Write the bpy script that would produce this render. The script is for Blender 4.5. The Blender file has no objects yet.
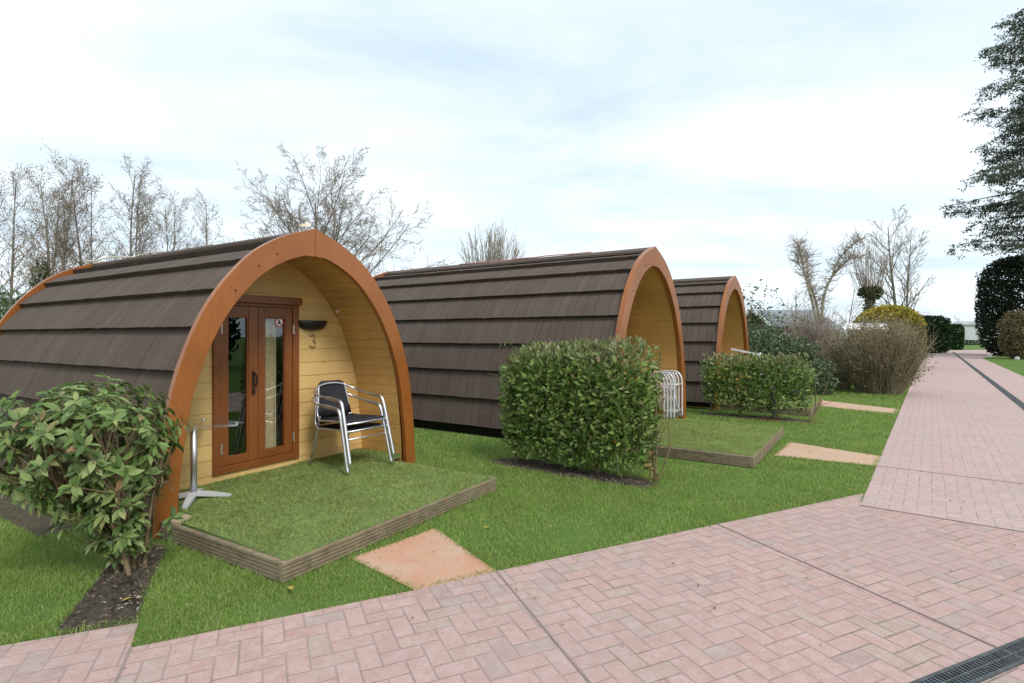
import bpy, math, random
import numpy as np
from mathutils import Vector, Matrix

random.seed(7); rng = np.random.default_rng(11)
sc = bpy.context.scene
COL = sc.collection
R = math.radians
PI = math.pi

# ------------------------------------------------------------------ helpers
def setp(o, label=None, cat=None, group=None, kind=None):
    if label: o['label'] = label
    if cat: o['category'] = cat
    if group: o['group'] = group
    if kind: o['kind'] = kind
    return o

def empty(name, loc=(0, 0, 0), rz=0.0, scale=(1, 1, 1)):
    o = bpy.data.objects.new(name, None); COL.objects.link(o)
    o.location = loc; o.rotation_euler = (0, 0, rz); o.scale = scale
    o.empty_display_size = 0.2
    return o

def link(name, me, mat, parent=None):
    o = bpy.data.objects.new(name, me); COL.objects.link(o)
    if mat is not None and not me.materials: me.materials.append(mat)
    if parent is not None: o.parent = parent
    return o

def fast_mesh(name, V, Fs, smooth=False):
    """V (n,3); Fs list of (m,k) integer arrays"""
    V = np.asarray(V, np.float32).reshape(-1, 3)
    Fs = [np.asarray(f, np.int32) for f in Fs if len(f)]
    me = bpy.data.meshes.new(name)
    me.vertices.add(len(V)); me.vertices.foreach_set('co', V.ravel())
    nl = sum(f.size for f in Fs); npoly = sum(len(f) for f in Fs)
    me.loops.add(nl); me.polygons.add(npoly)
    me.loops.foreach_set('vertex_index', np.concatenate([f.ravel() for f in Fs]))
    tot = np.concatenate([np.full(len(f), f.shape[1], np.int32) for f in Fs])
    st = np.concatenate([[0], np.cumsum(tot)[:-1]]).astype(np.int32)
    me.polygons.foreach_set('loop_start', st)
    try: me.polygons.foreach_set('loop_total', tot)
    except Exception: pass
    if smooth: me.polygons.foreach_set('use_smooth', np.ones(npoly, bool))
    me.update(calc_edges=True); me.validate()
    return me

class MB:
    """collects shapes into one mesh"""
    def __init__(s): s.v = []; s.f = []
    def add(s, vs, fs):
        n = len(s.v); s.v += [tuple(map(float, p)) for p in vs]
        s.f += [tuple(i + n for i in q) for q in fs]; return s
    def box(s, c, d, rz=0.0, M=None, bev=0.0):
        x, y, z = d[0] / 2, d[1] / 2, d[2] / 2
        if bev <= 0:
            vs = [(-x, -y, -z), (x, -y, -z), (x, y, -z), (-x, y, -z), (-x, -y, z), (x, -y, z), (x, y, z), (-x, y, z)]
            fs = [(0, 3, 2, 1), (4, 5, 6, 7), (0, 1, 5, 4), (1, 2, 6, 5), (2, 3, 7, 6), (3, 0, 4, 7)]
        else:
            b = min(bev, x * .9, y * .9, z * .9); vs = []; idx = {}
            for sx in (-1, 1):
                for sy in (-1, 1):
                    for sz in (-1, 1):
                        for a in range(3):
                            p = [sx * (x - b), sy * (y - b), sz * (z - b)]
                            p[a] = (sx * x, sy * y, sz * z)[a]
                            idx[(sx, sy, sz, a)] = len(vs); vs.append(tuple(p))
            fs = []
            for a in range(3):
                o1, o2 = [k for k in range(3) if k != a]
                for sg in (-1, 1):
                    q = []
                    for (p1, p2) in ((-1, -1), (1, -1), (1, 1), (-1, 1)):
                        k = [0, 0, 0]; k[a] = sg; k[o1] = p1; k[o2] = p2
                        q.append(idx[(k[0], k[1], k[2], a)])
                    fs.append(tuple(q))
            for a in range(3):
                o1, o2 = [k for k in range(3) if k != a]
                for p1 in (-1, 1):
                    for p2 in (-1, 1):
                        q = []
                        for (e, ax) in ((-1, o1), (1, o1), (1, o2), (-1, o2)):
                            k = [0, 0, 0]; k[a] = e; k[o1] = p1; k[o2] = p2
                            q.append(idx[(k[0], k[1], k[2], ax)])
                        fs.append(tuple(q))
            for sx in (-1, 1):
                for sy in (-1, 1):
                    for sz in (-1, 1):
                        fs.append(tuple(idx[(sx, sy, sz, a)] for a in range(3)))
        cr, sr = math.cos(rz), math.sin(rz)
        out = []
        for p in vs:
            if M is not None: p = tuple(M @ Vector(p))
            out.append((c[0] + p[0] * cr - p[1] * sr, c[1] + p[0] * sr + p[1] * cr, c[2] + p[2]))
        return s.add(out, fs)
    def bar(s, a, b, w, h):
        """box beam between two points, w across, h along up-ish"""
        a = Vector(a); b = Vector(b); d = (b - a); L = d.length; d.normalize()
        up = Vector((0, 0, 1)) if abs(d.z) < .95 else Vector((0, 1, 0))
        x = d.cross(up).normalized(); u = x.cross(d).normalized()
        vs = []
        for t in (a, b):
            for (i, j) in ((-1, -1), (1, -1), (1, 1), (-1, 1)):
                vs.append(t + x * (i * w / 2) + u * (j * h / 2))
        return s.add(vs, [(0, 1, 2, 3), (7, 6, 5, 4), (0, 4, 5, 1), (1, 5, 6, 2), (2, 6, 7, 3), (3, 7, 4, 0)])
    def tube(s, pts, r, n=8, caps=True):
        P = [Vector(p) for p in pts]
        rr = list(r) if hasattr(r, '__len__') else [r] * len(P)
        T = []
        for i in range(len(P)):
            d = P[min(i + 1, len(P) - 1)] - P[max(i - 1, 0)]
            T.append(d.normalized() if d.length > 1e-9 else Vector((0, 0, 1)))
        ref = Vector((0, 0, 1)) if abs(T[0].z) < .9 else Vector((1, 0, 0))
        x = T[0].cross(ref).normalized()
        vs = []
        for i, p in enumerate(P):
            x = (x - T[i] * x.dot(T[i]))
            x = x.normalized() if x.length > 1e-6 else T[i].orthogonal().normalized()
            y = T[i].cross(x)
            for k in range(n):
                a = 2 * PI * k / n
                vs.append(p + (x * math.cos(a) + y * math.sin(a)) * rr[i])
        fs = []
        for i in range(len(P) - 1):
            for k in range(n):
                k2 = (k + 1) % n
                fs.append((i * n + k, i * n + k2, (i + 1) * n + k2, (i + 1) * n + k))
        if caps:
            fs.append(tuple(range(n - 1, -1, -1))); m = (len(P) - 1) * n
            fs.append(tuple(range(m, m + n)))
        return s.add(vs, fs)
    def prism(s, poly, z0, z1):
        n = len(poly)
        vs = [(p[0], p[1], z0) for p in poly] + [(p[0], p[1], z1) for p in poly]
        fs = [tuple(range(n - 1, -1, -1)), tuple(range(n, 2 * n))]
        for i in range(n):
            j = (i + 1) % n; fs.append((i, j, n + j, n + i))
        return s.add(vs, fs)
    def prism_y(s, poly, y0, y1):
        """polygon in x,z extruded along y"""
        n = len(poly)
        vs = [(p[0], y0, p[1]) for p in poly] + [(p[0], y1, p[1]) for p in poly]
        fs = [tuple(range(n)), tuple(range(2 * n - 1, n - 1, -1))]
        for i in range(n):
            j = (i + 1) % n; fs.append((j, i, n + i, n + j))
        return s.add(vs, fs)
    def build(s, name, mat, parent=None, smooth=False):
        me = bpy.data.meshes.new(name); me.from_pydata(s.v, [], s.f); me.update()
        if smooth: me.polygons.foreach_set('use_smooth', np.ones(len(me.polygons), bool))
        return link(name, me, mat, parent)

def copy_tree(o, parent=None, skip=()):
    c = o.copy(); COL.objects.link(c); c.parent = parent
    for ch in list(o.children):
        if ch.name.split('.')[0] in skip: continue
        copy_tree(ch, c, skip)
    return c

def smooth_path(pts, n=6):
    P = [Vector(p) for p in pts]; out = []
    for i in range(len(P) - 1):
        p0 = P[max(i - 1, 0)]; p1 = P[i]; p2 = P[i + 1]; p3 = P[min(i + 2, len(P) - 1)]
        for k in range(n):
            t = k / n
            out.append(0.5 * ((2 * p1) + (p2 - p0) * t + (2 * p0 - 5 * p1 + 4 * p2 - p3) * t * t + (3 * p1 - p0 - 3 * p2 + p3) * t ** 3))
    out.append(P[-1]); return out

# ------------------------------------------------------------------ materials
class NT:
    def __init__(s, name):
        s.mat = bpy.data.materials.new(name); s.mat.use_nodes = True
        s.t = s.mat.node_tree; s.b = s.t.nodes['Principled BSDF']; s.out = s.t.nodes['Material Output']
    def n(s, typ, **kw):
        nd = s.t.nodes.new(typ)
        for k, v in kw.items(): setattr(nd, k, v)
        return nd
    def l(s, a, b): s.t.links.new(a, b)
    def m(s, op, a, b=None, c=None, clamp=False):
        nd = s.n('ShaderNodeMath', operation=op, use_clamp=clamp)
        for i, v in enumerate((a, b, c)):
            if v is None: continue
            if isinstance(v, (int, float)): nd.inputs[i].default_value = v
            else: s.l(v, nd.inputs[i])
        return nd.outputs[0]
    def coord(s, which='Object', scale=(1, 1, 1), rot=(0, 0, 0)):
        if which == 'World': src = s.n('ShaderNodeNewGeometry').outputs['Position']
        else: src = s.n('ShaderNodeTexCoord').outputs[which]
        mp = s.n('ShaderNodeMapping'); mp.inputs['Scale'].default_value = scale; mp.inputs['Rotation'].default_value = rot
        s.l(src, mp.inputs['Vector']); return mp.outputs[0]
    def noise(s, vec, scale=5, detail=4, rough=.55, out='Fac'):
        nd = s.n('ShaderNodeTexNoise'); nd.inputs['Scale'].default_value = scale
        nd.inputs['Detail'].default_value = detail; nd.inputs['Roughness'].default_value = rough
        if vec is not None: s.l(vec, nd.inputs['Vector'])
        return nd.outputs[out]
    def ramp(s, fac, stops, interp='LINEAR'):
        nd = s.n('ShaderNodeValToRGB'); cr = nd.color_ramp; cr.interpolation = interp
        while len(cr.elements) < len(stops): cr.elements.new(.5)
        for e, (p, c) in zip(cr.elements, stops):
            e.position = p; e.color = (*c, 1) if not isinstance(c, (int, float)) else (c, c, c, 1)
        s.l(fac, nd.inputs[0]); return nd.outputs[0]
    def mix(s, fac, a, b, mode='MIX'):
        nd = s.n('ShaderNodeMix', data_type='RGBA', blend_type=mode)
        if isinstance(fac, (int, float)): nd.inputs[0].default_value = fac
        else: s.l(fac, nd.inputs[0])
        for i, v in ((6, a), (7, b)):
            if isinstance(v, tuple): nd.inputs[i].default_value = (*v, 1)
            else: s.l(v, nd.inputs[i])
        return nd.outputs[2]
    def bump(s, h, strength=.3, dist=.01):
        nd = s.n('ShaderNodeBump'); nd.inputs['Strength'].default_value = strength; nd.inputs['Distance'].default_value = dist
        s.l(h, nd.inputs['Height']); s.l(nd.outputs[0], s.b.inputs['Normal']); return nd
    def col(s, c):
        if isinstance(c, tuple): s.b.inputs['Base Color'].default_value = (*c, 1)
        else: s.l(c, s.b.inputs['Base Color'])
        return s
    def rough(s, r, spec=None, metal=None):
        if isinstance(r, (int, float)): s.b.inputs['Roughness'].default_value = r
        else: s.l(r, s.b.inputs['Roughness'])
        if spec is not None: s.b.inputs['Specular IOR Level'].default_value = spec
        if metal is not None: s.b.inputs['Metallic'].default_value = metal
        return s

def island(nt): return nt.n('ShaderNodeNewGeometry').outputs['Random Per Island']

def plain(name, c, r=.5, spec=.5, metal=0, var=.12, scale=9):
    t = NT(name); v = t.coord('Object')
    n = t.noise(v, scale, 5)
    a = tuple(x * (1 - var) for x in c); b = tuple(min(1, x * (1 + var)) for x in c)
    t.col(t.ramp(n, [(.3, a), (.7, b)])).rough(r, spec, metal); return t.mat

def wood(name, c1, c2, sc_=(3, 3, 3), knots=False, r=.5, spec=.3, isl=.25, bstr=.15, dark=None):
    t = NT(name); v = t.coord('Object', sc_)
    n = t.noise(v, 6, 6, .6)
    c = t.ramp(n, [(.3, c1), (.7, c2)])
    big = t.noise(t.coord('Object', (1, 1, 1)), 2.2, 3)
    c = t.mix(t.m('MULTIPLY', big, .35), c, tuple(x * .72 for x in c1))
    tone = t.noise(t.coord('Object', (1.3, 1.3, .8)), 1.5, 4, .6); c = t.mix(t.ramp(tone, [(.35, .45), (.6, 0.0)]), c, tuple(x * .62 for x in c1))
    iv = t.m('MULTIPLY_ADD', island(t), isl, 1 - isl / 2)
    hsv = t.n('ShaderNodeHueSaturation'); t.l(c, hsv.inputs['Color']); t.l(iv, hsv.inputs['Value']); c = hsv.outputs[0]
    if knots:
        vo = t.n('ShaderNodeTexVoronoi'); vo.inputs['Scale'].default_value = 3.3
        t.l(t.coord('Object', (1, .6, 1.5)), vo.inputs['Vector'])
        k = t.ramp(vo.outputs['Distance'], [(.028, 1.0), (.06, 0.0)])
        c = t.mix(t.m('MULTIPLY', k, .75), c, (.16, .07, .025))
    if dark:
        w = t.noise(t.coord('Object'), 14, 5, .7)
        c = t.mix(t.ramp(w, [(.5, 0.0), (.72, .8)]), c, dark)
    t.col(c).rough(r, spec); t.bump(n, bstr, .004); return t.mat

def leafmat(name, stops, r=.45, spec=.4, trans=.25, tint=(.5, .7, .15)):
    t = NT(name); c = t.ramp(island(t), stops)
    n = t.noise(t.coord('Object'), 3.0, 3)
    hsv = t.n('ShaderNodeHueSaturation'); t.l(c, hsv.inputs['Color'])
    t.l(t.m('MULTIPLY_ADD', n, .6, .7), hsv.inputs['Value']); c = hsv.outputs[0]
    t.col(c).rough(r, spec)
    if trans > 0:
        tr = t.n('ShaderNodeBsdfTranslucent'); t.l(t.mix(.5, c, tint, 'MULTIPLY') if False else c, tr.inputs['Color'])
        mx = t.n('ShaderNodeMixShader'); mx.inputs[0].default_value = trans
        t.l(t.b.outputs[0], mx.inputs[1]); t.l(tr.outputs[0], mx.inputs[2]); t.l(mx.outputs[0], t.out.inputs[0])
    return t.mat

def herringbone(name, angle, cell=.1, seed=0.0, lift=0.0, js=.85):
    t = NT(name)
    v = t.coord('World', (1, 1, 1), (0, 0, -angle))
    # slight wobble of the joints
    wob = t.n('ShaderNodeTexNoise'); wob.inputs['Scale'].default_value = 9; t.l(v, wob.inputs['Vector'])
    va = t.n('ShaderNodeVectorMath', operation='MULTIPLY_ADD')
    t.l(wob.outputs['Color'], va.inputs[0]); va.inputs[1].default_value = (.008, .008, 0); t.l(v, va.inputs[2])
    sx = t.n('ShaderNodeSeparateXYZ'); t.l(va.outputs[0], sx.inputs[0])
    x = t.m('MULTIPLY_ADD', sx.outputs[0], 1 / cell, 400.0 + seed); y = t.m('MULTIPLY_ADD', sx.outputs[1], 1 / cell, 400.0)
    i = t.m('FLOOR', x); j = t.m('FLOOR', y); fx = t.m('FRACT', x); fy = t.m('FRACT', y)
    k = t.m('FLOOR', t.m('ADD', t.m('FLOORED_MODULO', t.m('SUBTRACT', i, j), 4.0), .5))
    is0 = t.m('COMPARE', k, 0.0, .1); is1 = t.m('COMPARE', k, 1.0, .1); is2 = t.m('COMPARE', k, 2.0, .1); is3 = t.m('COMPARE', k, 3.0, .1)
    hor = t.m('ADD', is0, is1)
    ifx = t.m('SUBTRACT', 1.0, fx); ify = t.m('SUBTRACT', 1.0, fy)
    mx = t.m('MINIMUM', fx, ifx); my = t.m('MINIMUM', fy, ify)
    endH = t.m('ADD', t.m('MULTIPLY', is0, fx), t.m('MULTIPLY', is1, ifx))
    endV = t.m('ADD', t.m('MULTIPLY', is3, fy), t.m('MULTIPLY', is2, ify))
    dH = t.m('MINIMUM', my, endH); dV = t.m('MINIMUM', mx, endV)
    d = t.m('ADD', t.m('MULTIPLY', hor, dH), t.m('MULTIPLY', t.m('SUBTRACT', 1.0, hor), dV))
    bi = t.m('SUBTRACT', i, is1); bj = t.m('SUBTRACT', j, is2)
    cb = t.n('ShaderNodeCombineXYZ'); t.l(bi, cb.inputs[0]); t.l(bj, cb.inputs[1])
    wn = t.n('ShaderNodeTexWhiteNoise', noise_dimensions='2D'); t.l(cb.outputs[0], wn.inputs['Vector'])
    c = t.ramp(wn.outputs['Value'], [(0, (.475, .28, .25)), (.25, (.52, .315, .285)), (.5, (.555, .355, .32)), (.72, (.52, .31, .28)), (.86, (.44, .335, .275)), (.95, (.40, .305, .28)), (1, (.385, .255, .225))])
    pv = t.coord('World')
    fine = t.noise(pv, 160, 4, .7); med = t.noise(pv, 14, 5, .6); big = t.noise(pv, .9, 4, .55)
    c = t.mix(t.ramp(fine, [(.35, .75), (.70, 0.0)]), c, (.30, .205, .18))
    c = t.mix(t.ramp(med, [(.42, 0.0), (.72, .45)]), c, (.55, .455, .42))
    c = t.mix(t.ramp(big, [(.35, .35), (.65, 0.0)]), c, (.35, .265, .24))
    blot = t.noise(pv, 3.3, 6, .7)
    sp2 = t.noise(pv, 55, 3, .6); c = t.mix(t.ramp(sp2, [(.55, 0.0), (.72, .5)]), c, (.27, .185, .165))
    c = t.mix(t.ramp(blot, [(.63, 0.0), (.8, .45)]), c, (.26, .21, .185))
    joint = t.ramp(t.m('ADD', d, t.m('MULTIPLY', t.m('SUBTRACT', fine, .5), .05)), [(.026, 1.0), (.066, 0.0)])
    jc = t.ramp(t.noise(pv, 2.5, 3), [(.4, (.21, .155, .135)), (.62, (.29, .225, .195)), (.8, (.17, .165, .105))])
    c = t.mix(t.m('MULTIPLY', joint, js), c, jc)
    moss = t.noise(pv, 1.7, 5, .65); c = t.mix(t.m('MULTIPLY', t.ramp(joint, [(.3, 0.0), (.9, 1.0)]), t.ramp(moss, [(.52, 0.0), (.66, .75)])), c, (.13, .135, .075))
    stain = t.noise(pv, .55, 6, .68); c = t.mix(t.ramp(stain, [(.52, 0.0), (.74, .42)]), c, (.33, .265, .24))
    if lift: c = t.mix(lift, c, (.62, .54, .51))
    t.col(c).rough(.85, .25)
    h = t.m('ADD', t.m('ADD', t.ramp(d, [(.0, 0.0), (.07, 1.0)]), t.m('MULTIPLY', fine, .25)), t.m('MULTIPLY', wn.outputs['Value'], .25))
    t.bump(h, .45, .006)
    return t.mat

M = {}
M['fascia'] = wood('stained_fascia', (.31, .10, .021), (.385, .136, .029), (9, 9, 2.2), r=.29, spec=.5, isl=.1, bstr=.05)
M['pine'] = wood('pine_boards', (.73, .475, .18), (.79, .54, .23), (.6, 6, 16), knots=True, r=.5, spec=.3, isl=.16, bstr=.08)
M['pine_lining'] = wood('pine_lining', (.64, .365, .12), (.70, .42, .15), (8, .8, 8), knots=True, r=.45, spec=.35, isl=.12, bstr=.06)
M['door'] = wood('door_hardwood', (.20, .062, .016), (.28, .094, .025), (12, 8, .9), r=.35, spec=.45, isl=.12, bstr=.08)
M['deckwood'] = wood('weathered_timber', (.205, .16, .10), (.335, .275, .18), (3, 3, 14), r=.85, spec=.15, isl=.25, bstr=.4, dark=(.10, .085, .045))
M['decktop'] = wood('timber_edge', (.42, .34, .22), (.55, .46, .32), (6, 6, 6), r=.85, spec=.15, isl=.2, bstr=.3)
M['darkplinth'] = plain('dark_plinth', (.02, .017, .015), .9, .1)
M['alu'] = plain('brushed_aluminium', (.82, .82, .84), .36, .5, 1.0, .06)
M['alu_dull'] = plain('dull_aluminium', (.62, .63, .65), .42, .5, 1.0, .1)
M['black_fabric'] = plain('black_textile', (.022, .023, .028), .7, .3, 0, .25, 60)
M['pale_metal'] = plain('pale_grey_metal', (.66, .67, .70), .35, .5, .25, .06)
M['twig_olive'] = plain('olive_twig', (.33, .275, .185), .9, .1, 0, .3, 2)
M['white_plastic'] = plain('white_plastic', (.75, .76, .78), .4, .4)
M['black_plastic'] = plain('black_plastic', (.012, .012, .014), .3, .5)
M['bronze'] = plain('dark_bronze', (.05, .032, .022), .4, .5, .6)
M['brass'] = plain('aged_brass', (.42, .29, .13), .45, .5, .3)
M['steel'] = plain('zinc_hinge', (.7, .68, .62), .35, .5, .9)
M['white_paint'] = plain('white_paint', (.8, .8, .78), .5)
M['red_vinyl'] = plain('red_vinyl', (.55, .03, .04), .4)
M['black_vinyl'] = plain('black_vinyl', (.015, .015, .015), .4)
M['pale_cap'] = plain('pale_cap', (.8, .74, .6), .5)
M['iron'] = plain('galvanised_iron', (.085, .095, .10), .6, .5, .4, .4, 25)
M['curtain'] = plain('curtain_cloth', (.52, .42, .26), .9, .1, 0, .15, 20)
M['rope_red'] = plain('red_cord', (.55, .22, .20), .8, .1, 0, .3, 3)
M['rope_pale'] = plain('pale_cord', (.70, .62, .48), .8, .1)
M['grey_post'] = plain('grey_post', (.17, .18, .16), .8, .2, 0, .25)
M['stone'] = plain('pale_stone', (.6, .58, .54), .85, .2)
M['bark'] = plain('pale_bark', (.20, .175, .14), .9, .1, 0, .35, 12)
M['bark_light'] = plain('light_bark', (.33, .29, .22), .9, .1, 0, .3, 12)
M['bark_dark'] = plain('dark_bark', (.21, .185, .16), .9, .1, 0, .35, 12)
M['stem'] = plain('shrub_stem', (.20, .15, .085), .85, .1, 0, .3, 12)
M['twig'] = plain('bare_twig', (.30, .245, .20), .9, .1, 0, .3, 2)
M['twig_pale'] = plain('pale_twig', (.34, .30, .25), .9, .1, 0, .3, 2)
M['slate'] = None

def roof_mat():
    t = NT('shake_roof')
    v = t.coord('Object', (2.5, 46, 2.5)); n = t.noise(v, 1.0, 6, .6)
    fine = t.noise(t.coord('Object', (12, 90, 12)), 2.0, 4, .7)
    c = t.ramp(island(t), [(0, (.096, .071, .056)), (.35, (.101, .075, .0595)), (.7, (.105, .078, .062)), (1, (.115, .087, .070))])
    c = t.mix(t.ramp(n, [(.35, .32), (.65, 0.0)]), c, (.055, .041, .034))
    c = t.mix(t.ramp(t.noise(t.coord('Object'), 1.6, 5, .65), [(.45, 0.0), (.75, .35)]), c, (.14, .115, .098))
    c = t.mix(t.ramp(t.noise(t.coord('Object'), 7, 6, .7), [(.6, 0.0), (.78, .4)]), c, (.085, .085, .06))
    t.col(c).rough(.9, .2); t.bump(t.m('ADD', n, t.m('MULTIPLY', fine, .4)), .35, .007); return t.mat
M['roof'] = roof_mat()

def glass_mat(name, tint, refl=1.0):
    t = NT(name); t.t.nodes.remove(t.b)
    tr = t.n('ShaderNodeBsdfTransparent'); tr.inputs[0].default_value = (*tint, 1)
    gl = t.n('ShaderNodeBsdfGlossy'); gl.inputs['Roughness'].default_value = .01; gl.inputs[0].default_value = (.95, .97, 1, 1)
    lw = t.n('ShaderNodeLayerWeight'); lw.inputs['Blend'].default_value = .5; f5 = t.m('POWER', lw.outputs['Facing'], 5.0)
    mx = t.n('ShaderNodeMixShader'); t.l(t.m('MULTIPLY', t.m('MULTIPLY_ADD', f5, .9, .045), refl, clamp=True), mx.inputs[0])
    t.l(tr.outputs[0], mx.inputs[1]); t.l(gl.outputs[0], mx.inputs[2]); t.l(mx.outputs[0], t.out.inputs[0]); return t.mat
M['glass'] = glass_mat('window_glass', (.94, .96, .95), 1.5)
M['tableglass'] = glass_mat('clear_table_glass', (.97, .98, .97), 1.0)
M['carglass'] = glass_mat('car_glass', (.25, .28, .3))

def lawn_mat():
    t = NT('lawn_ground'); v = t.coord('World')
    n1 = t.noise(v, 1.1, 5, .6); n2 = t.noise(v, 40, 5, .7); n3 = t.noise(v, .25, 3)
    c = t.ramp(n2, [(.3, (.07, .125, .028)), (.55, (.11, .19, .042)), (.75, (.16, .23, .07))])
    c = t.mix(t.ramp(n1, [(.45, 0.0), (.75, .6)]), c, (.18, .20, .07))
    c = t.mix(t.ramp(n3, [(.35, .4), (.65, 0.0)]), c, (.085, .155, .04))
    c = t.mix(t.ramp(t.noise(v, 2.3, 6, .75), [(.66, 0.0), (.78, .7)]), c, (.22, .17, .095))
    t.col(c).rough(.95, .1); t.bump(n2, .8, .02); return t.mat
M['lawn'] = lawn_mat()
M['blade'] = leafmat('grass_blade', [(0, (.17, .27, .052)), (.4, (.255, .38, .082)), (.72, (.34, .46, .125)), (.9, (.42, .46, .18)), (1, (.48, .42, .23))], .6, .15, .45)
M['turfblade'] = leafmat('turf_fibre', [(0, (.21, .295, .078)), (.5, (.33, .42, .125)), (.8, (.42, .48, .175)), (1, (.46, .41, .21))], .6, .15, .4)
def turf_mat():
    t = NT('turf_backing'); v = t.coord('Object'); n = t.noise(v, 90, 4, .7)
    t.col(t.ramp(n, [(.3, (.10, .15, .05)), (.7, (.18, .25, .09))])).rough(.95, .1); t.bump(n, .8, .01); return t.mat
M['turf'] = turf_mat()
def soil_mat(name, a, b, c_):
    t = NT(name); v = t.coord('World'); n = t.noise(v, 26, 6, .75); n2 = t.noise(v, 5, 4)
    c = t.ramp(n, [(.3, a), (.55, b), (.75, c_)]); c = t.mix(t.ramp(n2, [(.4, 0.0), (.7, .5)]), c, a)
    t.col(c).rough(.95, .1); t.bump(n, 1.0, .03); return t.mat
M['soil'] = soil_mat('bare_soil', (.055, .045, .035), (.115, .095, .072), (.20, .17, .135))
M['soil_red'] = soil_mat('red_soil', (.09, .045, .03), (.17, .09, .06), (.25, .15, .11))
M['edging'] = soil_mat('edging_stones', (.07, .06, .04), (.13, .11, .075), (.20, .175, .13))
M['chips'] = leafmat('mulch_chips', [(0, (.05, .035, .025)), (.4, (.13, .095, .065)), (.85, (.20, .16, .12)), (1, (.38, .35, .30))], .9, .1, 0)
def slab_mat(name, a, b, c_):
    t = NT(name); v = t.coord('World'); n = t.noise(v, 3.2, 6, .6); f_ = t.noise(v, 60, 4, .7)
    c = t.ramp(n, [(.3, a), (.5, b), (.72, c_)]); c = t.mix(t.ramp(f_, [(.4, .4), (.7, 0.0)]), c, tuple(x * .75 for x in a))
    t.col(c).rough(.85, .2); t.bump(f_, .3, .005); return t.mat
M['slab'] = slab_mat('sandstone_slab', (.50, .265, .17), (.54, .33, .225), (.52, .405, .31))
M['slab_pale'] = slab_mat('pale_slab', (.52, .33, .225), (.55, .375, .265), (.50, .38, .285))
M['brick_fore'] = herringbone('forecourt_bricks', R(24.5), lift=.03, js=.62)
M['brick_path'] = herringbone('path_bricks', R(52.5), seed=2.0, lift=.16, js=.48)
M['joint'] = plain('joint_mortar', (.27, .215, .19), .9, .1)

# leaves
G = lambda *s: list(s)
M['photinia'] = leafmat('photinia_leaf', G((0, (.070, .125, .030)), (.35, (.125, .20, .050)), (.68, (.19, .275, .080)), (.94, (.29, .34, .13)), (.985, (.25, .22, .09)), (1, (.32, .13, .07))), .48, .35, .25)
M['laurel'] = leafmat('laurel_leaf', G((0, (.055, .105, .022)), (.3, (.12, .20, .042)), (.65, (.20, .295, .07)), (.94, (.29, .35, .12)), (1, (.22, .17, .08))), .48, .32, .25)
M['laurel_tip'] = leafmat('laurel_tip', G((0, (.15, .21, .065)), (.5, (.22, .26, .10)), (.9, (.27, .26, .12)), (1, (.29, .19, .09))), .4, .45, .28)
M['bushgreen'] = leafmat('bush_leaf', G((0, (.06, .10, .045)), (.5, (.105, .155, .075)), (.85, (.17, .22, .115)), (1, (.24, .25, .15))), .5, .35, .2)
M['olive'] = leafmat('olive_leaf', G((0, (.11, .10, .045)), (.4, (.16, .145, .07)), (.75, (.20, .165, .09)), (1, (.23, .14, .08))), .7, .2, .2)
M['gold'] = leafmat('golden_leaf', G((0, (.27, .22, .03)), (.6, (.38, .32, .045)), (1, (.50, .40, .08))), .6, .25, .2)
M['goldgreen'] = leafmat('gold_green_leaf', G((0, (.09, .10, .025)), (.5, (.15, .15, .035)), (.85, (.24, .19, .045)), (1, (.28, .13, .04))), .6, .25, .2)
M['hedgegreen'] = leafmat('conifer_hedge_leaf', G((0, (.018, .042, .016)), (.6, (.032, .068, .022)), (1, (.06, .11, .035))), .6, .25, .1)
M['yew'] = leafmat('yew_leaf', G((0, (.011, .016, .010)), (.6, (.020, .028, .015)), (1, (.042, .052, .026))), .65, .2, .05)
M['cedar'] = leafmat('cedar_leaf', G((0, (.050, .070, .050)), (.6, (.085, .11, .075)), (1, (.13, .155, .10))), .6, .25, .1)
M['alder'] = leafmat('dry_leaf', G((0, (.16, .11, .085)), (.6, (.24, .17, .13)), (1, (.32, .24, .18))), .8, .15, .15)
M['ivy'] = leafmat('ivy_leaf', G((0, (.05, .06, .025)), (.6, (.085, .09, .04)), (1, (.14, .13, .065))), .5, .35, .1)
M['yellowleaf'] = leafmat('yellow_leaf', G((0, (.45, .36, .06)), (1, (.55, .42, .10))), .6, .25, .2)

# ------------------------------------------------------------------ foliage builders
LEAF_NEAR_V = np.array([(0, 0, 0), (-.17, .26, .035), (0, .28, -.01), (.17, .26, .035), (-.19, .62, .02), (0, .64, -.035), (.19, .62, .02), (0, 1, -.13)])
LEAF_NEAR_F = np.array([(0, 2, 1), (0, 3, 2), (1, 2, 5), (1, 5, 4), (2, 3, 6), (2, 6, 5), (4, 5, 7), (5, 6, 7)])
LEAF_FAR_V = np.array([(0, 0, 0), (-.27, .5, .05), (0, 1, -.05), (.27, .5, .05)])
LEAF_FAR_F = np.array([(0, 3, 2), (0, 2, 1)])

def unit(a): return a / np.maximum(np.linalg.norm(a, axis=-1, keepdims=True), 1e-9)

def leaves(P, D, N, S, near=False):
    """P base, D direction, N normal hint, S length -> V,F"""
    T, F = (LEAF_NEAR_V, LEAF_NEAR_F) if near else (LEAF_FAR_V, LEAF_FAR_F)
    D = unit(D); X = unit(np.cross(D, N)); Z = np.cross(X, D)
    S = np.asarray(S)[:, None, None]
    V = P[:, None, :] + S * (T[None, :, 0:1] * X[:, None, :] + T[None, :, 1:2] * D[:, None, :] + T[None, :, 2:3] * Z[:, None, :])
    n = len(P); k = len(T)
    return V.reshape(-1, 3), (F[None] + (np.arange(n) * k)[:, None, None]).reshape(-1, 3)

def blob_dirs(n):
    return unit(rng.normal(size=(n, 3)))

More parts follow.
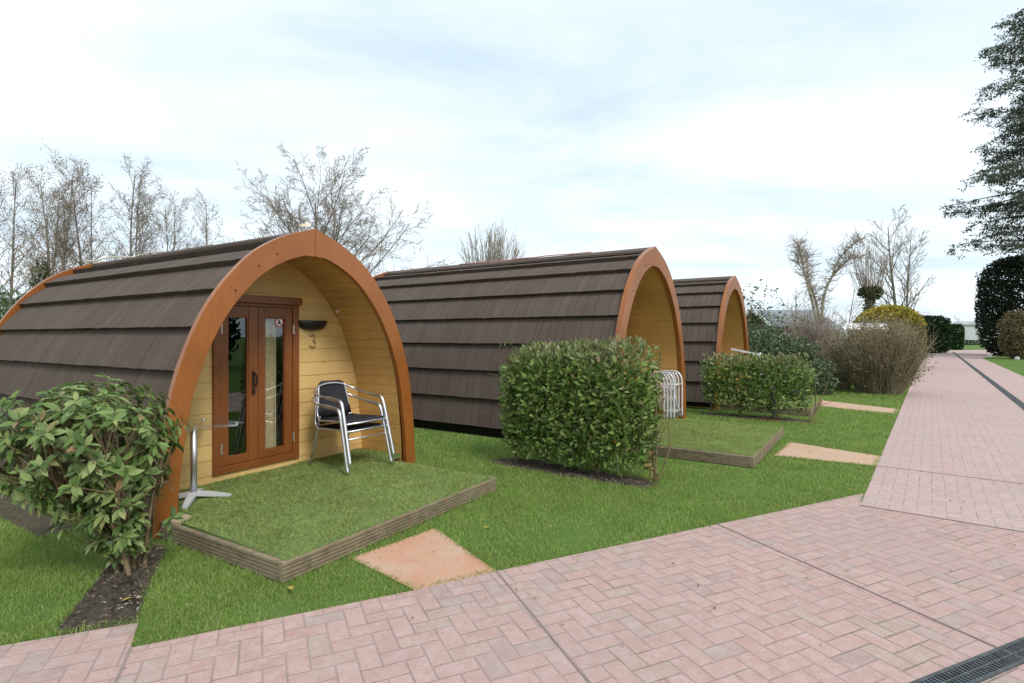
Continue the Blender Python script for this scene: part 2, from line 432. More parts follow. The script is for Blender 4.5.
def lump(dirs, seed, k=9, amp=.18):
    r_ = np.random.default_rng(seed); c = unit(r_.normal(size=(k, 3))); a = r_.uniform(-.6, 1, k); w = r_.uniform(2.5, 9, k)
    return 1 + amp * (np.exp(w[None] * (dirs @ c.T - 1)) * a[None]).sum(1)

def superblob(n, half, power=4.0, seed=1, amp=.08, shell=(.72, 1.0), zmin=-1.0):
    """points in the shell of a rounded box (superellipsoid), with outward normals"""
    d = blob_dirs(n * 2)
    r = (np.abs(d) ** power).sum(1) ** (-1 / power)
    keep = rng.random(len(d)) < np.minimum(1, (r ** 2) / (r.max() ** 2) * 1.6)
    d, r = d[keep][:n], r[keep][:n]
    q = d * r[:, None] * lump(d, seed, 14, amp)[:, None]
    t = shell[0] + (shell[1] - shell[0]) * rng.random(len(d)) ** .6
    nrm = unit(np.sign(d) * np.abs(d) ** (power - 1) / np.asarray(half))
    return q * t[:, None] * np.asarray(half), nrm, t

def shrub_leaves(P, N, size, near=False, up=.35, spread=.9, jitter=.35):
    n = len(P)
    D = unit(N * .7 + np.array([0, 0, up]) + rng.normal(size=(n, 3)) * spread * .5)
    H = unit(N + rng.normal(size=(n, 3)) * .55 + np.array([0, 0, .4]))
    S = size * (1 + jitter * rng.normal(size=n)).clip(.4, 1.8)
    return leaves(P - D * (S * .4)[:, None], D, H, S, near)

def whorls(P, N, size, per=6, near=True, droop=.25):
    """rosettes of leaves at shoot tips"""
    Pn = np.repeat(P, per, 0); Nn = np.repeat(N, per, 0); n = len(Pn)
    A = rng.normal(size=(n, 3)); A = unit(A - (A * Nn).sum(1, keepdims=True) * Nn)
    D = unit(A * .95 + Nn * rng.uniform(.05, .75, (n, 1)) + np.array([0, 0, -droop]))
    H = unit(Nn + np.array([0, 0, .5]) + rng.normal(size=(n, 3)) * .25)
    S = size * rng.uniform(.6, 1.25, n)
    B = Pn - Nn * rng.uniform(0, .06, (n, 1)) * (size / .09)
    return leaves(B, D, H, S, near)

class Tubes:
    """fast many-tube mesh"""
    def __init__(s): s.V = []; s.F = []; s.n = 0
    def add(s, P, r, k=3):
        P = np.asarray(P, float); m = len(P)
        T = np.gradient(P, axis=0); T = unit(T)
        ref = np.array([0, 0, 1.0]) if abs(T[0, 2]) < .9 else np.array([1.0, 0, 0])
        X = unit(np.cross(T, ref)); Y = np.cross(T, X)
        a = np.arange(k) * 2 * PI / k
        r = np.broadcast_to(np.asarray(r, float), (m,))
        V = P[:, None] + r[:, None, None] * (np.cos(a)[None, :, None] * X[:, None] + np.sin(a)[None, :, None] * Y[:, None])
        s.V.append(V.reshape(-1, 3))
        i = np.arange(m - 1)[:, None] * k; j = np.arange(k)[None]; j2 = (j + 1) % k
        s.F.append((np.stack([i + j, i + j2, i + k + j2, i + k + j], -1).reshape(-1, 4)) + s.n); s.n += m * k
    def mesh(s, name, smooth=True):
        return fast_mesh(name, np.concatenate(s.V), [np.concatenate(s.F)], smooth)

def wander(p, d, L, n, wob, up, r_):
    """curved branch path"""
    P = [np.array(p, float)]; d = np.array(d, float); st = L / n
    for _ in range(n):
        d = d + r_.normal(size=3) * wob + np.array([0, 0, up]); d = d / np.linalg.norm(d)
        P.append(P[-1] + d * st)
    return np.array(P), d

def side_dir(d, ang, r_):
    a = r_.normal(size=3); a = a - a.dot(d) * d; a /= np.linalg.norm(a)
    return d * math.cos(ang) + a * math.sin(ang)

def grow(trunk, crown, tips, p, d, L, r, lvl, maxl, r_, cfg):
    n = 6 if lvl < 2 else 4
    P, d2 = wander(p, d, L, n, cfg['wob'][lvl], cfg['up'][lvl], r_)
    rr = np.linspace(r, r * cfg['taper'][lvl], n + 1)
    (trunk if lvl <= cfg.get('trunk_lvl', 1) else crown).add(P, rr, 7 if lvl == 0 else (5 if lvl == 1 else 3))
    if lvl == maxl:
        tips.append((P[-1], d2)); tips.append((P[2], d2)); return
    nc = cfg['n'][lvl]; t0 = cfg['start'][lvl]
    for c in range(nc):
        t = t0 + (1 - t0) * (c + r_.random()) / nc
        x = t * n; i = min(int(x), n - 1); q = P[i] + (P[i + 1] - P[i]) * (x - i)
        dd = (P[i + 1] - P[i]); dd /= np.linalg.norm(dd)
        a = R(cfg['ang'][lvl]) * r_.uniform(.7, 1.25)
        l2 = L * cfg['len'][lvl] * (1 - cfg.get('cone', .45) * t) * r_.uniform(.7, 1.2)
        grow(trunk, crown, tips, q, side_dir(dd, a, r_), l2, max(cfg.get('rmin', .004), r * (1 - .75 * t) * cfg['rad'][lvl]), lvl + 1, maxl, r_, cfg)

def bare_tree(name, label, loc, H, cfg, seed, stems=1, group=None, leaf=None, lsize=.06, lper=1, barkm='bark_dark', twigm='twig', lean=0.0, tilt=(0, 0)):
    r_ = np.random.default_rng(seed)
    root = empty(name, (loc[0], loc[1], 0)); setp(root, label, 'tree', group)
    tr, cr, tips = Tubes(), Tubes(), []
    for s in range(stems):
        a = r_.uniform(0, 2 * PI); d = np.array([math.cos(a) * lean + tilt[0], math.sin(a) * lean + tilt[1], 1.0]); d /= np.linalg.norm(d)
        off = np.array([math.cos(a), math.sin(a), 0]) * (.18 * (stems > 1)); off[2] = -.1
        grow(tr, cr, tips, off, d, H * r_.uniform(.82, 1.0) if s else H * .98, cfg['r0'] * (1 if s == 0 else .8), 0, cfg['max'], r_, cfg)
    link('trunk', tr.mesh('trunk'), M[barkm], root)
    cw = link('crown', cr.mesh('crown'), M[twigm], root)
    if leaf:
        P = np.repeat(np.array([t[0] for t in tips]), lper, 0); P = P + r_.normal(size=P.shape) * .12
        N = unit(r_.normal(size=P.shape))
        V, F = leaves(P, unit(r_.normal(size=P.shape) + np.array([0, 0, -.7])), N, lsize * r_.uniform(.6, 1.3, len(P)))
        link('leaves', fast_mesh('leaves', V, [F]), M[leaf], cw)
    return root

# ------------------------------------------------------------------ frames of reference (metres; camera at 0,0,1.5 looking +Y)
def UV(th):
    t = R(th); return np.array([math.cos(t), math.sin(t)]), np.array([-math.sin(t), math.cos(t)])
PATH_D = np.array([.609, .793]); PATH_N = np.array([.793, -.609])
def pt(n, d): q = PATH_N * n + PATH_D * d; return (float(q[0]), float(q[1]))
PODS = [((-1.909, 5.254), 58.4, 1.0), ((2.15, 8.30), 56.3, 1.13), ((5.0, 12.3), 56.0, 1.13)]

# ------------------------------------------------------------------ setting
def sheet(name, poly, z, mat, kind='structure'):
    me = bpy.data.meshes.new(name); me.from_pydata([(x, y, z) for x, y in poly], [], [tuple(range(len(poly)))]); me.update()
    if me.polygons[0].normal.z < 0: me.flip_normals()
    o = link(name, me, mat); o['kind'] = kind; return o

g = MB(); S_ = 900
g.add([(-S_, -S_, -.004), (S_, -S_, -.004), (S_, S_, -.004), (-S_, S_, -.004)], [(0, 1, 2, 3)])
o = g.build('ground', M['lawn']); o['kind'] = 'structure'

fore = [(-9, -.02), (-1.95, 2.85), (-1.83, 2.62), (-.57, 3.215), (-.10, 3.475), (3.35, 5.2), pt(-.5, 5.7), pt(2.7, 5.7), (14, -3), (14, -9), (-9, -9)]
sheet('forecourt_paving', fore, .004, M['brick_fore'])
path = [pt(-.5, 5.7), pt(-.5, 30), pt(-.45, 58), pt(.75, 62), pt(.75, 72), pt(5.5, 80), pt(9.0, 76), pt(2.72, 49), pt(2.7, 5.7)]
sheet('path', path, .004, M['brick_path'])
for (a, b) in (((-1.83, 2.62), (-1.05, .9)), ((-.10, 3.475), (.55, 1.8)), ((1.63, 4.34), (2.62, 1.9))):
    a = np.array(a); b = np.array(b); d = unit(b - a); nn = np.array([-d[1], d[0]]) * .006
    sheet('paving_joint', [tuple(a + nn), tuple(b + nn), tuple(b - nn), tuple(a - nn)], .008, M['joint'])
# cross joint where forecourt meets path and one further up
for dd in (5.7, 7.55):
    a = np.array(pt(-.5, dd)); b = np.array(pt(2.7, dd - .06)); d = unit(b - a); nn = np.array([-d[1], d[0]]) * .008
    sheet('paving_joint', [tuple(a + nn), tuple(b + nn), tuple(b - nn), tuple(a - nn)], .008, M['joint'])
SLABS = [[(-1.09, 3.68), (-.60, 4.26), (-.10, 3.475), (-.57, 3.215)],
         [(3.28, 6.84), (3.92, 7.72), (4.60, 6.80), (4.20, 6.28)],
         [(6.45, 11.9), (7.15, 12.9), (7.92, 11.18), (7.35, 10.45)]]
for i, s in enumerate(SLABS):
    o = sheet('stepping_slab', s, .003 if i else .0035, M['slab'] if i == 0 else M['slab_pale'])
# edging strip beside first pod
EDGING = [(-6.2, 6.05), (-3.40, 4.27), (-3.52, 4.06), (-6.3, 5.82)]
sheet('edging_strip', EDGING, .004, M['edging'])

# beds of bare soil with an irregular outline and a little relief
def bed(center_line, hw, seed, mat, height=.03):
    r_ = np.random.default_rng(seed); a, b = np.array(center_line[0]), np.array(center_line[1]); d = unit(b - a); nn = np.array([-d[1], d[0]]); L = np.linalg.norm(b - a)
    nu, nv = 40, 12; V = []; F = []
    e1 = np.convolve(r_.normal(size=nu + 6), np.ones(4) / 4, 'same')[3:-3] * .05; e2 = np.convolve(r_.normal(size=nu + 6), np.ones(4) / 4, 'same')[3:-3] * .05
    out1, out2 = [], []
    for i in range(nu):
        t = i / (nu - 1); endf = (1 - abs(2 * t - 1) ** 6) ** .5
        w1 = hw[0] * endf + e1[i] * endf; w2 = hw[1] * endf + e2[i] * endf
        for j in range(nv):
            s = j / (nv - 1); off = -w1 + (w1 + w2) * s
            p = a + d * (t * L) + nn * off
            edge = min(1, 6 * min(s, 1 - s)) * min(1, 8 * min(t, 1 - t))
            V.append((p[0], p[1], -.003 + (.008 + height * r_.random() ** 2) * edge))
        out1.append(tuple(a + d * (t * L) - nn * w1)); out2.append(tuple(a + d * (t * L) + nn * w2))
    for i in range(nu - 1):
        for j in range(nv - 1):
            q = i * nv + j; F.append((q, q + nv, q + nv + 1, q + 1))
    me = bpy.data.meshes.new('soil_bed'); me.from_pydata(V, [], F); me.update()
    if me.polygons[len(F) // 2].normal.z < 0: me.flip_normals()
    o = link('soil_bed', me, mat); o['kind'] = 'structure'
    return out1 + out2[::-1]
BED1 = [(-2.30, 2.735), (-1.965, 2.855), (-2.11, 3.15), (-2.25, 3.43), (-2.42, 3.85), (-2.72, 4.0), (-2.68, 3.66), (-2.50, 3.22)]
def poly_bed(poly, mat):
    P = np.array(poly); c = P.mean(0); V = []; F = []; n = 64; rings = 9
    seg = np.linspace(0, len(P), n, endpoint=False); B = []
    for s in seg:
        i = int(s); f_ = s - i; B.append(P[i] * (1 - f_) + P[(i + 1) % len(P)] * f_)
    B = np.array(B); r_ = np.random.default_rng(3)
    V.append((c[0], c[1], .02))
    for k in range(1, rings + 1):
        t = k / rings
        for b in B:
            q = c + (b - c) * t * (1 + (r_.normal() * .012 if k == rings else 0)); V.append((q[0], q[1], -.003 if k == rings else .006 + .025 * r_.random() ** 2))
    for i in range(n): F.append((0, 1 + i, 1 + (i + 1) % n))
    for k in range(rings - 1):
        for i in range(n):
            a = 1 + k * n + i; b = 1 + k * n + (i + 1) % n; F.append((a, a + n, b + n, b))
    me = bpy.data.meshes.new('soil_bed'); me.from_pydata(V, [], F); me.update()
    if me.polygons[0].normal.z < 0: me.flip_normals()
    o = link('soil_bed', me, mat); o['kind'] = 'structure'
poly_bed(BED1, M['soil'])
BED2 = bed(((-.25, 6.62), (1.47, 5.42)), (.20, .24), 5, M['soil'])
BED3 = bed(((3.55, 10.6), (5.30, 9.40)), (.20, .22), 6, M['soil'])
BED4 = bed(((4.50, 9.95), (4.85, 9.70)), (.25, .06), 8, M['soil_red'], .05)

def inpoly(X, Y, poly):
    P = np.asarray(poly); ins = np.zeros(len(X), bool); n = len(P)
    for i in range(n):
        x1, y1 = P[i]; x2, y2 = P[(i + 1) % n]
        c = ((y1 > Y) != (y2 > Y)) & (X < (x2 - x1) * (Y - y1) / (y2 - y1 + 1e-12) + x1); ins ^= c
    return ins
def podrect(i, x0, x1, y0, y1):
    O, th, s = PODS[i]; u, v = UV(th); O = np.array(O)
    return [tuple(O + u * a * s + v * b * s) for a, b in ((x0, y0), (x1, y0), (x1, y1), (x0, y1))]

# ------------------------------------------------------------------ lawn grass
def scatter_grass():
    Vs, Fs, n0 = [], [], 0
    bands = [(2.3, 3.8, 17000, .024, .0030), (3.8, 5.2, 12000, .024, .0038), (5.2, 7.5, 6500, .026, .0052), (7.5, 11, 2600, .03, .0080), (11, 16, 800, .036, .013), (16, 26, 160, .05, .03)]
    excl = [fore, path] + SLABS[:0] + [EDGING]
    for i in range(3):
        excl.append(podrect(i, -1.45, 1.45, -.02, 4.6)); excl.append(podrect(i, -1.40, .97, -1.48, 0))
    soft = [BED1, BED2, BED3] + SLABS
    for (y0, y1, dens, h, w) in bands:
        x0, x1 = -1.02 * y1, min(1.02 * y1, 14)
        n = int((x1 - x0) * (y1 - y0) * dens)
        X = rng.uniform(x0, x1, n); Y = rng.uniform(y0, y1, n)
        k = np.abs(X) < 1.02 * Y; X, Y = X[k], Y[k]
        nn = X * PATH_N[0] + Y * PATH_N[1]
        k = (nn < -.49); X, Y = X[k], Y[k]
        for e in excl:
            jx = rng.normal(size=len(X)) * .012 * (1 + np.sin(X * 13 + Y * 9)) if e is fore else 0
            k = ~inpoly(X, Y + jx, e); X, Y = X[k], Y[k]
        for e in soft:
            e = np.array(e); c = e.mean(0); sh = c + (e - c) * .94
            k = ~inpoly(X + rng.normal(size=len(X)) * .012, Y + rng.normal(size=len(X)) * .012, sh) | (rng.random(len(X)) < .006); X, Y = X[k], Y[k]
        # patchy density
        pt_ = np.sin(X * 2.1 + 1.3 * np.sin(Y * 1.7)) * np.sin(Y * 2.6 + 1.1 * np.sin(X * 1.9 + 2))
        bare = np.zeros(len(X))
        for (bx, by, br) in ((-1.25, 2.98, .22), (-.95, 3.12, .16), (-.25, 4.0, .14), (.5, 4.1, .25), (-.55, 6.6, .22), (-.1, 5.9, .16), (1.3, 4.6, .3), (-2.6, 3.0, .18), (2.2, 5.3, .3), (3.2, 6.0, .2)):
            bare = np.maximum(bare, np.exp(-(((X - bx) ** 2 + (Y - by) ** 2 * 1.6) / br ** 2)))
        k = rng.random(len(X)) < (.80 + .22 * pt_) * (1 - .88 * bare); X, Y, pt_ = X[k], Y[k], pt_[k]
        m = len(X); a = rng.uniform(0, 2 * PI, m); H = h * rng.uniform(.45, 1.25, m) * (1 + .18 * pt_)
        le = rng.uniform(.2, 1.5, m) * H; b = rng.uniform(0, 2 * PI, m)
        W = w * rng.uniform(.7, 1.3, m)
        ax, ay = np.cos(a) * W / 2, np.sin(a) * W / 2; bx, by = np.cos(b) * le, np.sin(b) * le
        z = np.full(m, -.004)
        v = np.stack([np.stack([X - ax, Y - ay, z], -1), np.stack([X + ax, Y + ay, z], -1),
                      np.stack([X + ax * .8 + bx * .35, Y + ay * .8 + by * .35, H * .6], -1), np.stack([X - ax * .8 + bx * .35, Y - ay * .8 + by * .35, H * .6], -1),
                      np.stack([X + bx, Y + by, H], -1)], 1)
        idx = np.arange(m)[:, None] * 5 + n0
        Vs.append(v.reshape(-1, 3)); Fs.append((idx + np.array([0, 1, 2, 3]), idx + np.array([3, 2, 4]))); n0 += m * 5
    me = fast_mesh('grass', np.concatenate(Vs), [np.concatenate([f[0] for f in Fs]), np.concatenate([f[1] for f in Fs])])
    o = link('grass', me, M['blade']); setp(o, 'short mown green lawn grass between the cabins and the brick paving', 'grass', kind='stuff')
scatter_grass()

def mulch():
    P = []
    for poly, n in ((BED1, 420), (BED2, 800), (BED3, 400), (BED4, 160)):
        q = np.array(poly); lo, hi = q.min(0), q.max(0); X = rng.uniform(lo[0], hi[0], n * 4); Y = rng.uniform(lo[1], hi[1], n * 4)
        k = inpoly(X, Y, q); P.append(np.stack([X[k][:n], Y[k][:n], np.full(k.sum(), .022)[:n]], -1))
    P = np.concatenate(P); n = len(P)
    D = unit(rng.normal(size=(n, 3)) * np.array([1, 1, .3])); N = unit(rng.normal(size=(n, 3)) * .4 + np.array([0, 0, 1]))
    V, F = leaves(P, D, N, rng.uniform(.010, .030, n))
    o = link('mulch', fast_mesh('mulch', V, [F]), M['chips']); setp(o, 'loose bark chips and dead leaves on the soil beds', 'mulch', kind='stuff')
mulch()

def litter():
    n = 90; X = rng.uniform(-2.2, 4.5, n); Y = rng.uniform(2.4, 7, n); P = np.stack([X, Y, np.full(n, .012)], -1)
    nn = X * PATH_N[0] + Y * PATH_N[1]; on_pave = inpoly(X, Y, fore) | (nn > -.5); P[~on_pave, 2] = .034
    for i in range(3):
        k = ~inpoly(P[:, 0], P[:, 1], podrect(i, -1.45, 1.45, -1.5, 4.6)); P = P[k]
    n = len(P); V, F = leaves(P, unit(rng.normal(size=(n, 3)) * np.array([1, 1, .12])), unit(rng.normal(size=(n, 3)) * .25 + np.array([0, 0, 1])), rng.uniform(.010, .035, n), True)
    o = link('leaf_litter', fast_mesh('leaf_litter', V, [F]), M['chips']); setp(o, 'tiny dry leaves and bits strewn over lawn and paving', 'leaf litter', kind='stuff')
litter()

# ------------------------------------------------------------------ camping pod
PROF = [(1.405, 0.0), (1.372, .5), (1.275, 1.13), (1.05, 1.70), (.728, 2.125), (.400, 2.362), (.0, 2.515)]
_pp = [(p[0], p[1]) for p in smooth_path([(x, z, 0) for x, z in PROF], 14)]
_pp = np.array(_pp); _seg = np.concatenate([[0], np.cumsum(np.linalg.norm(np.diff(_pp, axis=0), axis=1))]); ARC = _seg[-1]
def prof(s, off=0.0):
    """right-hand half profile at arc length s, offset outwards"""
    x = np.interp(s, _seg, _pp[:, 0]); z = np.interp(s, _seg, _pp[:, 1]); e = .03
    a = np.array([np.interp(s - e, _seg, _pp[:, 0]), np.interp(s - e, _seg, _pp[:, 1])]); b = np.array([np.interp(s + e, _seg, _pp[:, 0]), np.interp(s + e, _seg, _pp[:, 1])])
    t = b - a; t = t / np.linalg.norm(t); n = np.array([t[1], -t[0]])
    return np.array([x, z]) + n * off
def half_curve(off, s0=0.0, s1=None, n=48, gap=0.0):
    s1 = ARC if s1 is None else s1; out = []
    for s in np.linspace(s0, s1, n):
        p = prof(s, off)
        if p[0] <= gap:
            if out:
                q = out[-1]; f_ = (q[0] - gap) / max(q[0] - p[0], 1e-9); out.append((gap, q[1] + (p[1] - q[1]) * f_))
            return out
        out.append((float(p[0]), float(p[1])))
    if out[-1][0] > gap + 1e-6:
        q, p = out[-2], out[-1]; sl = (p[1] - q[1]) / (p[0] - q[0]) if abs(p[0] - q[0]) > 1e-9 else 0
        out.append((gap, p[1] + sl * (gap - p[0])))
    return out
INNER = np.array(half_curve(-.155))
def w_in(z): return float(np.interp(z, INNER[:, 1], INNER[:, 0]))

POD_L = 4.40; YW = .677
def make_pod():
    root = empty('camping_pod')
    # ---- roof : eight courses of shakes per side on a closed shell
    mb = MB()
    Vn, Fn = mb.v, mb.f
    sh = half_curve(-.078, 0.05, n=40)
    shell = MB(); full = [(x, z) for x, z in sh] + [(-x, z) for x, z in sh[::-1][1:]]
    inn = half_curve(-.14, 0.05, n=40); fin = [(x, z) for x, z in inn] + [(-x, z) for x, z in inn[::-1][1:]]
    n = len(full)
    vs = [(p[0], y, p[1]) for y in (.03, POD_L - .03) for p in full] + [(p[0], y, p[1]) for y in (.03, POD_L - .03) for p in fin]
    m = len(fin)
    fs = [(i, i + 1, n + i + 1, n + i) for i in range(n - 1)] + [(2 * n + i + 1, 2 * n + i, 2 * n + m + i, 2 * n + m + i + 1) for i in range(m - 1)]
    shell.add(vs, fs); shell.build('roof_shell', M['darkplinth'], root)
    NC = 8; s_base = .13; step = (ARC - s_base - .02) / NC
    r_ = np.random.default_rng(21)
    for sg in (1, -1):
        for k in range(NC):
            s0 = s_base + k * step; s1 = s0 + step + .02
            s1 = min(s1, ARC - .002)
            y = .032; 
            while y < POD_L - .034:
                w = r_.choice([.075, .1, .125, .16]) * r_.uniform(.9, 1.1); y2 = min(y + w, POD_L - .032)
                if POD_L - .032 - y2 < .04: y2 = POD_L - .032
                jit = r_.normal() * .0015; lip = -.004 + r_.normal() * .0012; top = -.062 + r_.normal() * .001
                ya, yb = y + .0022, y2 - .0022
                vs = []
                for f_ in (0, .33, .66, 1):
                    s = s0 + jit + (s1 - s0 - jit) * f_; off = lip + (top - lip) * f_
                    p = prof(s, off)
                    vs += [(sg * p[0], ya, p[1]), (sg * p[0], yb, p[1])]
                p = prof(s0 + jit + .008, lip - .06); vs += [(sg * p[0], ya, p[1]), (sg * p[0], yb, p[1])]
                p = prof(s1, top - .01); vs += [(sg * p[0], ya, p[1]), (sg * p[0], yb, p[1])]
                fs = [(0, 1, 3, 2), (2, 3, 5, 4), (4, 5, 7, 6), (8, 9, 1, 0), (0, 2, 8), (1, 9, 3)]
                fs += [(2, 4, 10, 8), (4, 6, 10), (3, 9, 11, 5), (5, 11, 7)]
                if sg > 0: fs = [q[::-1] for q in fs]
                mb.add(vs, fs)
                y = y2
    # ridge caps
    y = .035
    while y < POD_L - .1:
        y2 = min(y + .42, POD_L - .035); a = prof(ARC - .16, .004); b = prof(ARC, .012); dz = .006 * ((int(y * 10)) % 2)
        vs = []
        for yy in (y, y2 - .004):
            for (x, z) in ((-a[0], a[1]), (0, b[1] + dz), (a[0], a[1])): vs.append((x, yy, z)); 
            for (x, z) in ((-a[0], a[1] - .03), (0, b[1] - .03), (a[0], a[1] - .03)): vs.append((x, yy, z))
        mb.add(vs, [(0, 1, 7, 6), (1, 2, 8, 7), (0, 3, 4, 1), (1, 4, 5, 2), (6, 7, 10, 9), (7, 8, 11, 10), (0, 6, 9, 3), (2, 5, 11, 8)]); y = y2
    mb.build('roof', M['roof'], root)
    # ---- arched fascias, two halves front and back
    def fascia(y0, y1, wid):
        for sg in (1, -1):
            outer = half_curve(.016, 0.0, n=56, gap=.0015); inner = []
            for s_ in np.linspace(0, ARC, 56):
                p_ = prof(s_, -(.132 + (wid - .132) * (s_ / ARC) ** 1.6))
                if p_[0] <= .0015:
                    q_ = inner[-1]; f_ = (q_[0] - .0015) / max(q_[0] - p_[0], 1e-9); inner.append((.0015, q_[1] + (p_[1] - q_[1]) * f_)); break
                inner.append((float(p_[0]), float(p_[1])))
            # the inner edge swells into a small boss at the apex
            inner = [(x, z - .028 * math.exp(-(x / .075) ** 4)) for x, z in inner]
            no, ni = len(outer), len(inner); b = .006
            def ring(off, y): return [(sg * x, y, z) for x, z in outer], [(sg * x, y, z) for x, z in inner]
            of, inf = ring(0, y0); ob, inb = ring(0, y1)
            mbf = MB(); k = 56
            def resample(c):
                c = np.array(c); q = np.concatenate([[0], np.cumsum(np.linalg.norm(np.diff(c, axis=0), axis=1))]); s = np.linspace(0, q[-1], k)
                return np.stack([np.interp(s, q, c[:, a]) for a in range(3)], -1)
            A, B, C_, D = resample(of), resample(inf), resample(ob), resample(inb)
            vs = np.concatenate([A, B, C_, D]); fs = []
            for i in range(k - 1):
                fs += [(i, i + 1, k + i + 1, k + i), (2 * k + i, 3 * k + i, 3 * k + i + 1, 2 * k + i + 1), (i, 2 * k + i, 2 * k + i + 1, i + 1), (k + i, k + i + 1, 3 * k + i + 1, 3 * k + i)]
            fs += [(0, k, 3 * k, 2 * k), (k - 1, 2 * k - 1 + 2 * k, 2 * k - 1, k - 1)[:0] or (k - 1, 3 * k - 1, 4 * k - 1, 2 * k - 1)]
            if sg < 0: fs = [q[::-1] for q in fs]
            mbf.add(vs, fs); ob_ = mbf.build('fascia', M['fascia'], root)
            bv = ob_.modifiers.new('bevel', 'BEVEL'); bv.width = .004; bv.segments = 2; bv.limit_method = 'ANGLE'; bv.angle_limit = R(50)
    fascia(-.028, .028, .215); fascia(POD_L - .028, POD_L + .028, .215)
    # ---- porch lining boards
    ml = MB(); st = .118; total = ARC - .1
    for sg in (1, -1):
        s = .02
        while s < total:
            s2 = min(s + st, ARC)
            pts = [prof(s + .002 + (s2 - s - .004) * f_, -.155) for f_ in (0, .5, 1)]
            if pts[-1][0] < .0: 
                pts = [p for p in pts if p[0] > 0]
                if len(pts) < 2: break
                pts.append(np.array([0.0005, pts[-1][1] + .004]))
            vs = []; fs = []
            for p in pts: vs += [(sg * p[0], .03, p[1]), (sg * p[0], YW + .003, p[1])]
            for i in range(len(pts) - 1): fs.append((2 * i, 2 * i + 1, 2 * i + 3, 2 * i + 2))
            a, b = prof(s + .0015, -.149), prof(s2 - .0015, -.149)
            vs += [(sg * a[0], .03, a[1]), (sg * a[0], YW, a[1])]; fs.append((0, len(vs) - 2, len(vs) - 1, 1))
            if sg < 0: fs = [q[::-1] for q in fs]
            ml.add(vs, fs); s = s2
    bk = half_curve(-.148, 0.02, n=40)
    for sg in (1, -1):
        vs = [(sg * x, y, z) for y in (.03, YW + .06) for x, z in bk]; k = len(bk)
        ml.add(vs, [(i, i + 1, k + i + 1, k + i) for i in range(k - 1)])
    ml.build('porch_lining', M['pine_lining'], root)
    # ---- front wall boards with the door opening
    DX0, DX1, DZ0, DZ1 = -.60, .335, .19, 1.87
    def wall(y, gap, mbw):
        rows = list(np.arange(.05, 2.30, .145)); zs = sorted(set([round(r, 4) for r in rows] + [DZ0, DZ1, 2.335]))
        zs = [z for i, z in enumerate(zs)]
        for a, b in zip(zs[:-1], zs[1:]):
            ga = gap if round(a, 4) in [round(r, 4) for r in rows] else 0
            gb = gap if round(b, 4) in [round(r, 4) for r in rows] else 0
            a2, b2 = a + ga, b - gb; wa, wb = w_in(a2) - .001, w_in(b2) - .001
            if b2 - a2 < .004: continue
            if a >= DZ0 - 1e-6 and b <= DZ1 + 1e-6: spans = [((-wa, DX0), (-wb, DX0)), ((DX1, wa), (DX1, wb))]
            else: spans = [((-wa, wa), (-wb, wb))]
            for (xa, xb) in spans:
                if gap: # board with a little thickness
                    vs = [(xa[0], y, a2), (xa[1], y, a2), (xb[1], y, b2), (xb[0], y, b2), (xa[0], y + .008, a2), (xa[1], y + .008, a2), (xb[1], y + .008, b2), (xb[0], y + .008, b2)]
                    mbw.add(vs, [(0, 1, 2, 3), (4, 5, 1, 0), (3, 2, 6, 7)])
                else: mbw.add([(xa[0], y, a2), (xa[1], y, a2), (xb[1], y, b2), (xb[0], y, b2)], [(0, 1, 2, 3)])
    mw = MB(); wall(YW, .0045, mw); wall(YW + .0078, 0, mw); mw.build('front_wall', M['pine'], root)
    mw = MB(); rows = np.arange(.05, 2.36, .145)
    for a, b in zip(rows[:-1], rows[1:]):
        wa, wb = w_in(a + .002) + .03, w_in(b - .002) + .03; y = POD_L - .035
        mw.add([(-wa, y, a + .002), (wa, y, a + .002), (wb, y, b - .002), (-wb, y, b - .002)], [(3, 2, 1, 0)])
    ic = half_curve(-.12, .03, n=40); poly = [(x, z) for x, z in ic] + [(-x, z) for x, z in ic[::-1][1:]]
    mw.prism_y(poly, POD_L - .06, POD_L - .042); mw.build('back_wall', M['pine'], root)
    # ---- dark floor plinth and inside floor
    mp = MB(); mp.box((0, (YW + POD_L) / 2, .06), (2.62, POD_L - YW - .1, .11)); mp.build('plinth', M['darkplinth'], root)
    # ---- door
    df = MB(); fy0, fy1 = YW - .024, YW + .06; fw = .075
    cy = (fy0 + fy1) / 2; dy = fy1 - fy0; e = .0
    df.box(((DX0 + fw / 2), cy, (DZ0 + DZ1) / 2), (fw, dy, DZ1 - DZ0), bev=.004); df.box((DX1 - fw / 2, cy, (DZ0 + DZ1) / 2), (fw, dy, DZ1 - DZ0), bev=.004)
    df.box(((DX0 + DX1) / 2, cy + .002, DZ0 + .036), (DX1 - DX0 - 2 * fw, dy, .072), bev=.004); df.box(((DX0 + DX1) / 2, cy + .002, DZ1 - fw / 2), (DX1 - DX0 - 2 * fw, dy, fw), bev=.004)
    fr = df.build('door_frame', M['door'], root)
    mh = MB(); mh.box(((DX0 + DX1) / 2, YW - .035, DZ1 - .005), (DX1 - DX0 + .02, .066, .075), bev=.006); mh.build('door_head', M['door'], root)
    leaves_ = [(-.523, -.1385, -.455, -.240), (-.1345, .258, -.066, .179)]
    z0, z1, pz0, pz1 = .266, 1.792, .335, 1.690
